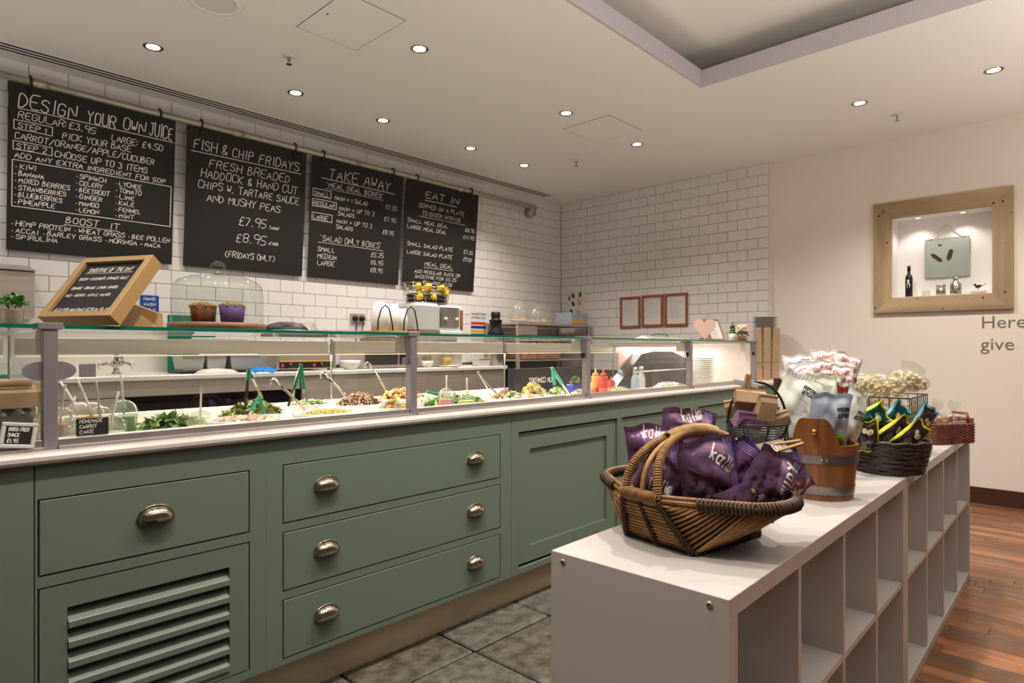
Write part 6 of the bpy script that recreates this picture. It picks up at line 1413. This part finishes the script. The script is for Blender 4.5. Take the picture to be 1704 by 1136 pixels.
# ================================================================= DARK WICKER BOWL
c = atD(1479, 775, 2.36); q = Vector((c.x, c.y, SZ)); Rb, Rt, hB = .105, .134, .118
t = thing('dark_wicker_bowl', 'round dark woven wicker bowl of yellow and teal bags', 'basket', q)
MB().lathe([(0, .002), (Rb * .95, .002), (Rt * .95, hB * .95), (Rt * .91, hB * .95), (Rb * .9, .01), (0, .01)], n=30).build('inner_shell', 'wicker_black', t, True)
mb = MB(); rg = random.Random(12)
for k in range(38):
    z0_ = .006 + (hB - .010) * k / 38; a0_ = rg.random() * 6.28; sl = rg.uniform(-.018, .018); pts = []
    for j in range(30):
        a = a0_ + 2 * PI * j / 30 * .92; z = z0_ + sl * (j / 30 - .5) + .003 * math.sin(a * 5 + k); z = max(.005, min(hB, z)); r_ = Rb + (Rt - Rb) * (z / hB) ** .7 + .003 * math.sin(a * 12 + k * PI); pts.append((r_ * math.cos(a), r_ * math.sin(a), z))
    mb.tube(pts, rg.uniform(.0032, .0052), 5)
mb.build('woven_canes', 'wicker_black', t, True, kind='stuff')
MB().tube([(Rt * math.cos(2 * PI * k / 40), Rt * math.sin(2 * PI * k / 40), hB + .003 * math.sin(k * 1.9)) for k in range(40)], .0068, 6, True).build('rim', 'wicker_black', t, True)
def dark_deco(edge, label_m='bagwhite'):
    def d(t, f, W, H, rg):
        fn = onbag(f, W, H, .0012)
        for s in (-1, 1):
            def band(u, v, s=s): return f(s * (.82 + .18 * u), v * 2 - 1, -1, .0009)
            MB().grid(band, 3, 16).build('coloured_edge', edge, t)
        mb = MB()
        for k in range(9): ribbon(mb, [(-.22 * W, (.0 - .05 * k) * H), ((.02 + .16 * rg.random()) * W, (.0 - .05 * k) * H)], .0018, fn)
        mb.build('small_print', label_m, t, kind='stuff'); mb = MB(); blob(mb, fn, .10 * W, .16 * H, .014, .011, 20); blob(mb, fn, -.10 * W, .20 * H, .010, .008, 60); mb.build('fruit_print', 'food_pale', t, kind='stuff')
    return d
GD = 'yellow, black and teal bags in the dark wicker bowl'
for px, py, dd, w_, h, yaw, pitch, roll, m, ed, lab, sd in ((1440, 725, 2.28, .095, .115, -8, 8, -4, 'bagblack', 'bagyellow', 'yellow framed bag with a pale window at the left front of the wicker bowl', 41), (1480, 722, 2.30, .085, .17, 6, 14, 52, 'bagblack', 'bagyellow', 'yellow edged black bag leaning right in the middle of the wicker bowl', 42),
      (1510, 728, 2.28, .085, .16, 10, 12, 50, 'bagblack', 'bagyellow', 'yellow edged black bag farthest right at the front of the wicker bowl', 43), (1448, 696, 2.42, .09, .13, -4, 4, 60, 'bagteal', 'bagyellow', 'dark green bag with a yellow rim at the back left of the wicker bowl', 44),
      (1482, 700, 2.44, .085, .16, 5, 6, 42, 'bagteal', 'baglightblue', 'teal bag leaning right at the back of the wicker bowl', 45), (1528, 712, 2.40, .085, .19, 10, 8, 34, 'bagblack', 'baglightblue', 'light blue topped black bag standing highest at the right of the wicker bowl', 46)):
    snack_bag(lab, px, py, dd, w_, h, .035, yaw, pitch, roll, m, dark_deco(ed), sd, GD, ed)

# ================================================================= WIRE BASKET WITH POPCORN BAGS
c = atD(1472, 690, 2.78); q = Vector((c.x, c.y, SZ)); hz = 1.249 - (657 - 581) / F * 2.78 - SZ
t = thing('wire_basket', 'tall rusty wire basket of clear popcorn bags', 'basket', q, 0)
L, D_ = .175, .13
for z in (.004, hz * .33, hz * .66, hz): MB().tube([(-L, -D_, z), (L, -D_, z), (L, D_, z), (-L, D_, z)], .0034 if z in (.004, hz) else .0022, 6, True).build('wire_ring', 'bark_wood' if 0 else 'darkmetal', t)
for x in [(-L + 2 * L * k / 9) for k in range(10)]:
    MB().tube([(x, -D_, 0.003), (x, -D_, hz)], .0020, 5).build('upright_wire', 'darkmetal', t); MB().tube([(x, D_, 0.003), (x, D_, hz)], .0020, 5).build('upright_wire', 'darkmetal', t)
for y in [(-D_ + 2 * D_ * k / 7) for k in range(1, 7)]:
    for x in (-L, L): MB().tube([(x, y, 0.003), (x, y, hz)], .0020, 5).build('upright_wire', 'darkmetal', t)
def popcorn_bag(px, py, dd, a, b, h, roll, lab, seed, tail=0):
    c = atD(px, py, dd); k = thing('popcorn_bag', lab, 'bag', c, group='clear popcorn bags in the wire basket', rot=brot(0, 0, roll)); rg = random.Random(seed); mb = MB()
    for i in range(260):
        x, y, z = rg.uniform(-1, 1), rg.uniform(-1, 1), rg.uniform(-1, 1)
        if x * x + y * y + z * z > 1: continue
        mb.ball((x * a * .93, y * b * .9, z * h * .85), .011 * rg.uniform(.7, 1.2), 6, 4, (1, .8, .8), (rg.random() * 3, rg.random() * 3, 0))
    mb.build('popcorn', 'popcorn', k, True, kind='stuff')
    MB().ball((0, 0, h * .06), 1, 24, 14, (a * 1.04, b * 1.04, h * 1.08)).build('clear_film', 'film', k, True)
    if tail: MB().add([(-a * .5, 0, h * .8), (a * .7, 0, h * .5), (a * .9, .01, h * 1.6), (a * .1, -.01, h * 2.0), (-a * .55, .0, h * 1.9)], [(0, 1, 2, 3, 4)]).build('gathered_neck', 'film', k)
popcorn_bag(1455, 642, 2.74, .155, .10, .055, 4, 'big clear bag of popcorn bulging over the left of the wire basket', 3); popcorn_bag(1510, 634, 2.80, .085, .08, .045, 16, 'smaller clear popcorn bag with a loose neck on the right of the wire basket', 4, 1)
popcorn_bag(1470, 690, 2.78, .160, .11, .085, 0, 'clear popcorn bag low inside the wire basket behind the mesh', 5)

# ================================================================= RED WICKER BASKET
c = atD(1566, 730, 3.10); q = Vector((c.x, c.y, SZ)); t = thing('red_wicker_basket', 'low reddish wicker basket of wrapped treats at the far end of the shelf', 'basket', q, FACE + R(12)); L, D_, hB = .112, .075, .098
MB().box((-L, -D_, .001), (L, D_, .008)).box((-L, -D_, 0.008), (L, -D_ + .004, hB)).box((-L, D_ - .004, 0.008), (L, D_, hB)).box((-L, -D_, 0.008), (-L + .004, D_, hB)).box((L - .004, -D_, 0.008), (L, D_, hB * 1.25)).build('basket_wall', 'wicker_red', t)
mb = MB()
for k in range(14):
    z = .006 + (hB - .006) * k / 13.5; pts = []
    for (xa_, ya_), (xb_, yb_) in (((-L, -D_), (L, -D_)), ((L, -D_), (L, D_)), ((L, D_), (-L, D_)), ((-L, D_), (-L, -D_))):
        n_ = 14 if ya_ == yb_ else 9
        for j in range(n_):
            f = j / n_; nx, ny = (0, -1 if ya_ < 0 else 1) if ya_ == yb_ else ((1 if xa_ > 0 else -1), 0); o = .0025 * (1 if (j + k) % 2 else -1) + .002; pts.append((xa_ + (xb_ - xa_) * f + nx * o, ya_ + (yb_ - ya_) * f + ny * o, z))
    mb.tube(pts, .0036, 5, True)
mb.build('woven_canes', 'wicker_red', t, True, kind='stuff'); MB().tube([(L, -D_ * .7, hB), (L, -D_ * .5, hB + .045), (L, D_ * .5, hB + .045), (L, D_ * .7, hB)], .007, 8).build('side_loop', 'wicker_red', t, True)
for i, (x, y, z, lab) in enumerate(((-.055, -.02, .075, 'clear wrapped nut treat at the left of the reddish wicker basket'), (.045, -.02, .08, 'clear wrapped nut treat with a grey label at the right of the reddish wicker basket'), (.0, .03, .085, 'clear wrapped nut treat with a gathered bow behind the other two'))):
    k = thing('wrapped_treat', lab, 'packet', q + Vector((x * math.cos(FACE + R(12)) - y * math.sin(FACE + R(12)), x * math.sin(FACE + R(12)) + y * math.cos(FACE + R(12)), z)), FACE + R(12), 'wrapped treats in the reddish basket')
    mb = MB(); rg = random.Random(i)
    for j in range(60): mb.ball((rg.uniform(-.045, .045), rg.uniform(-.03, .03), rg.uniform(.01, .05)), .010, 6, 4, (1, .7, .7), (rg.random() * 3, 0, rg.random() * 3))
    mb.build('nuts', 'wicker_tan', k, True, kind='stuff'); MB().bev((-.052, -.036, 0), (.052, .036, .060), .014).build('clear_film', 'film', k, True)
    MB().bev((-.04, -.0385, .006), (.04, -.0365, .028), .001).build('paper_label', 'grey_plastic' if i == 1 else 'kraft', k)
    P = [(0, 0, .058)] + [(.045 * math.sin(a), .012 * math.cos(a * 3), .058 + .070 * math.cos(a * .8)) for a in [-1.1 + .22 * j for j in range(11)]]; MB().add(P, [(0, j, j + 1) for j in range(1, 11)]).ball((0, 0, .060), .008, 8, 5).build('gathered_neck', 'film', k, True)
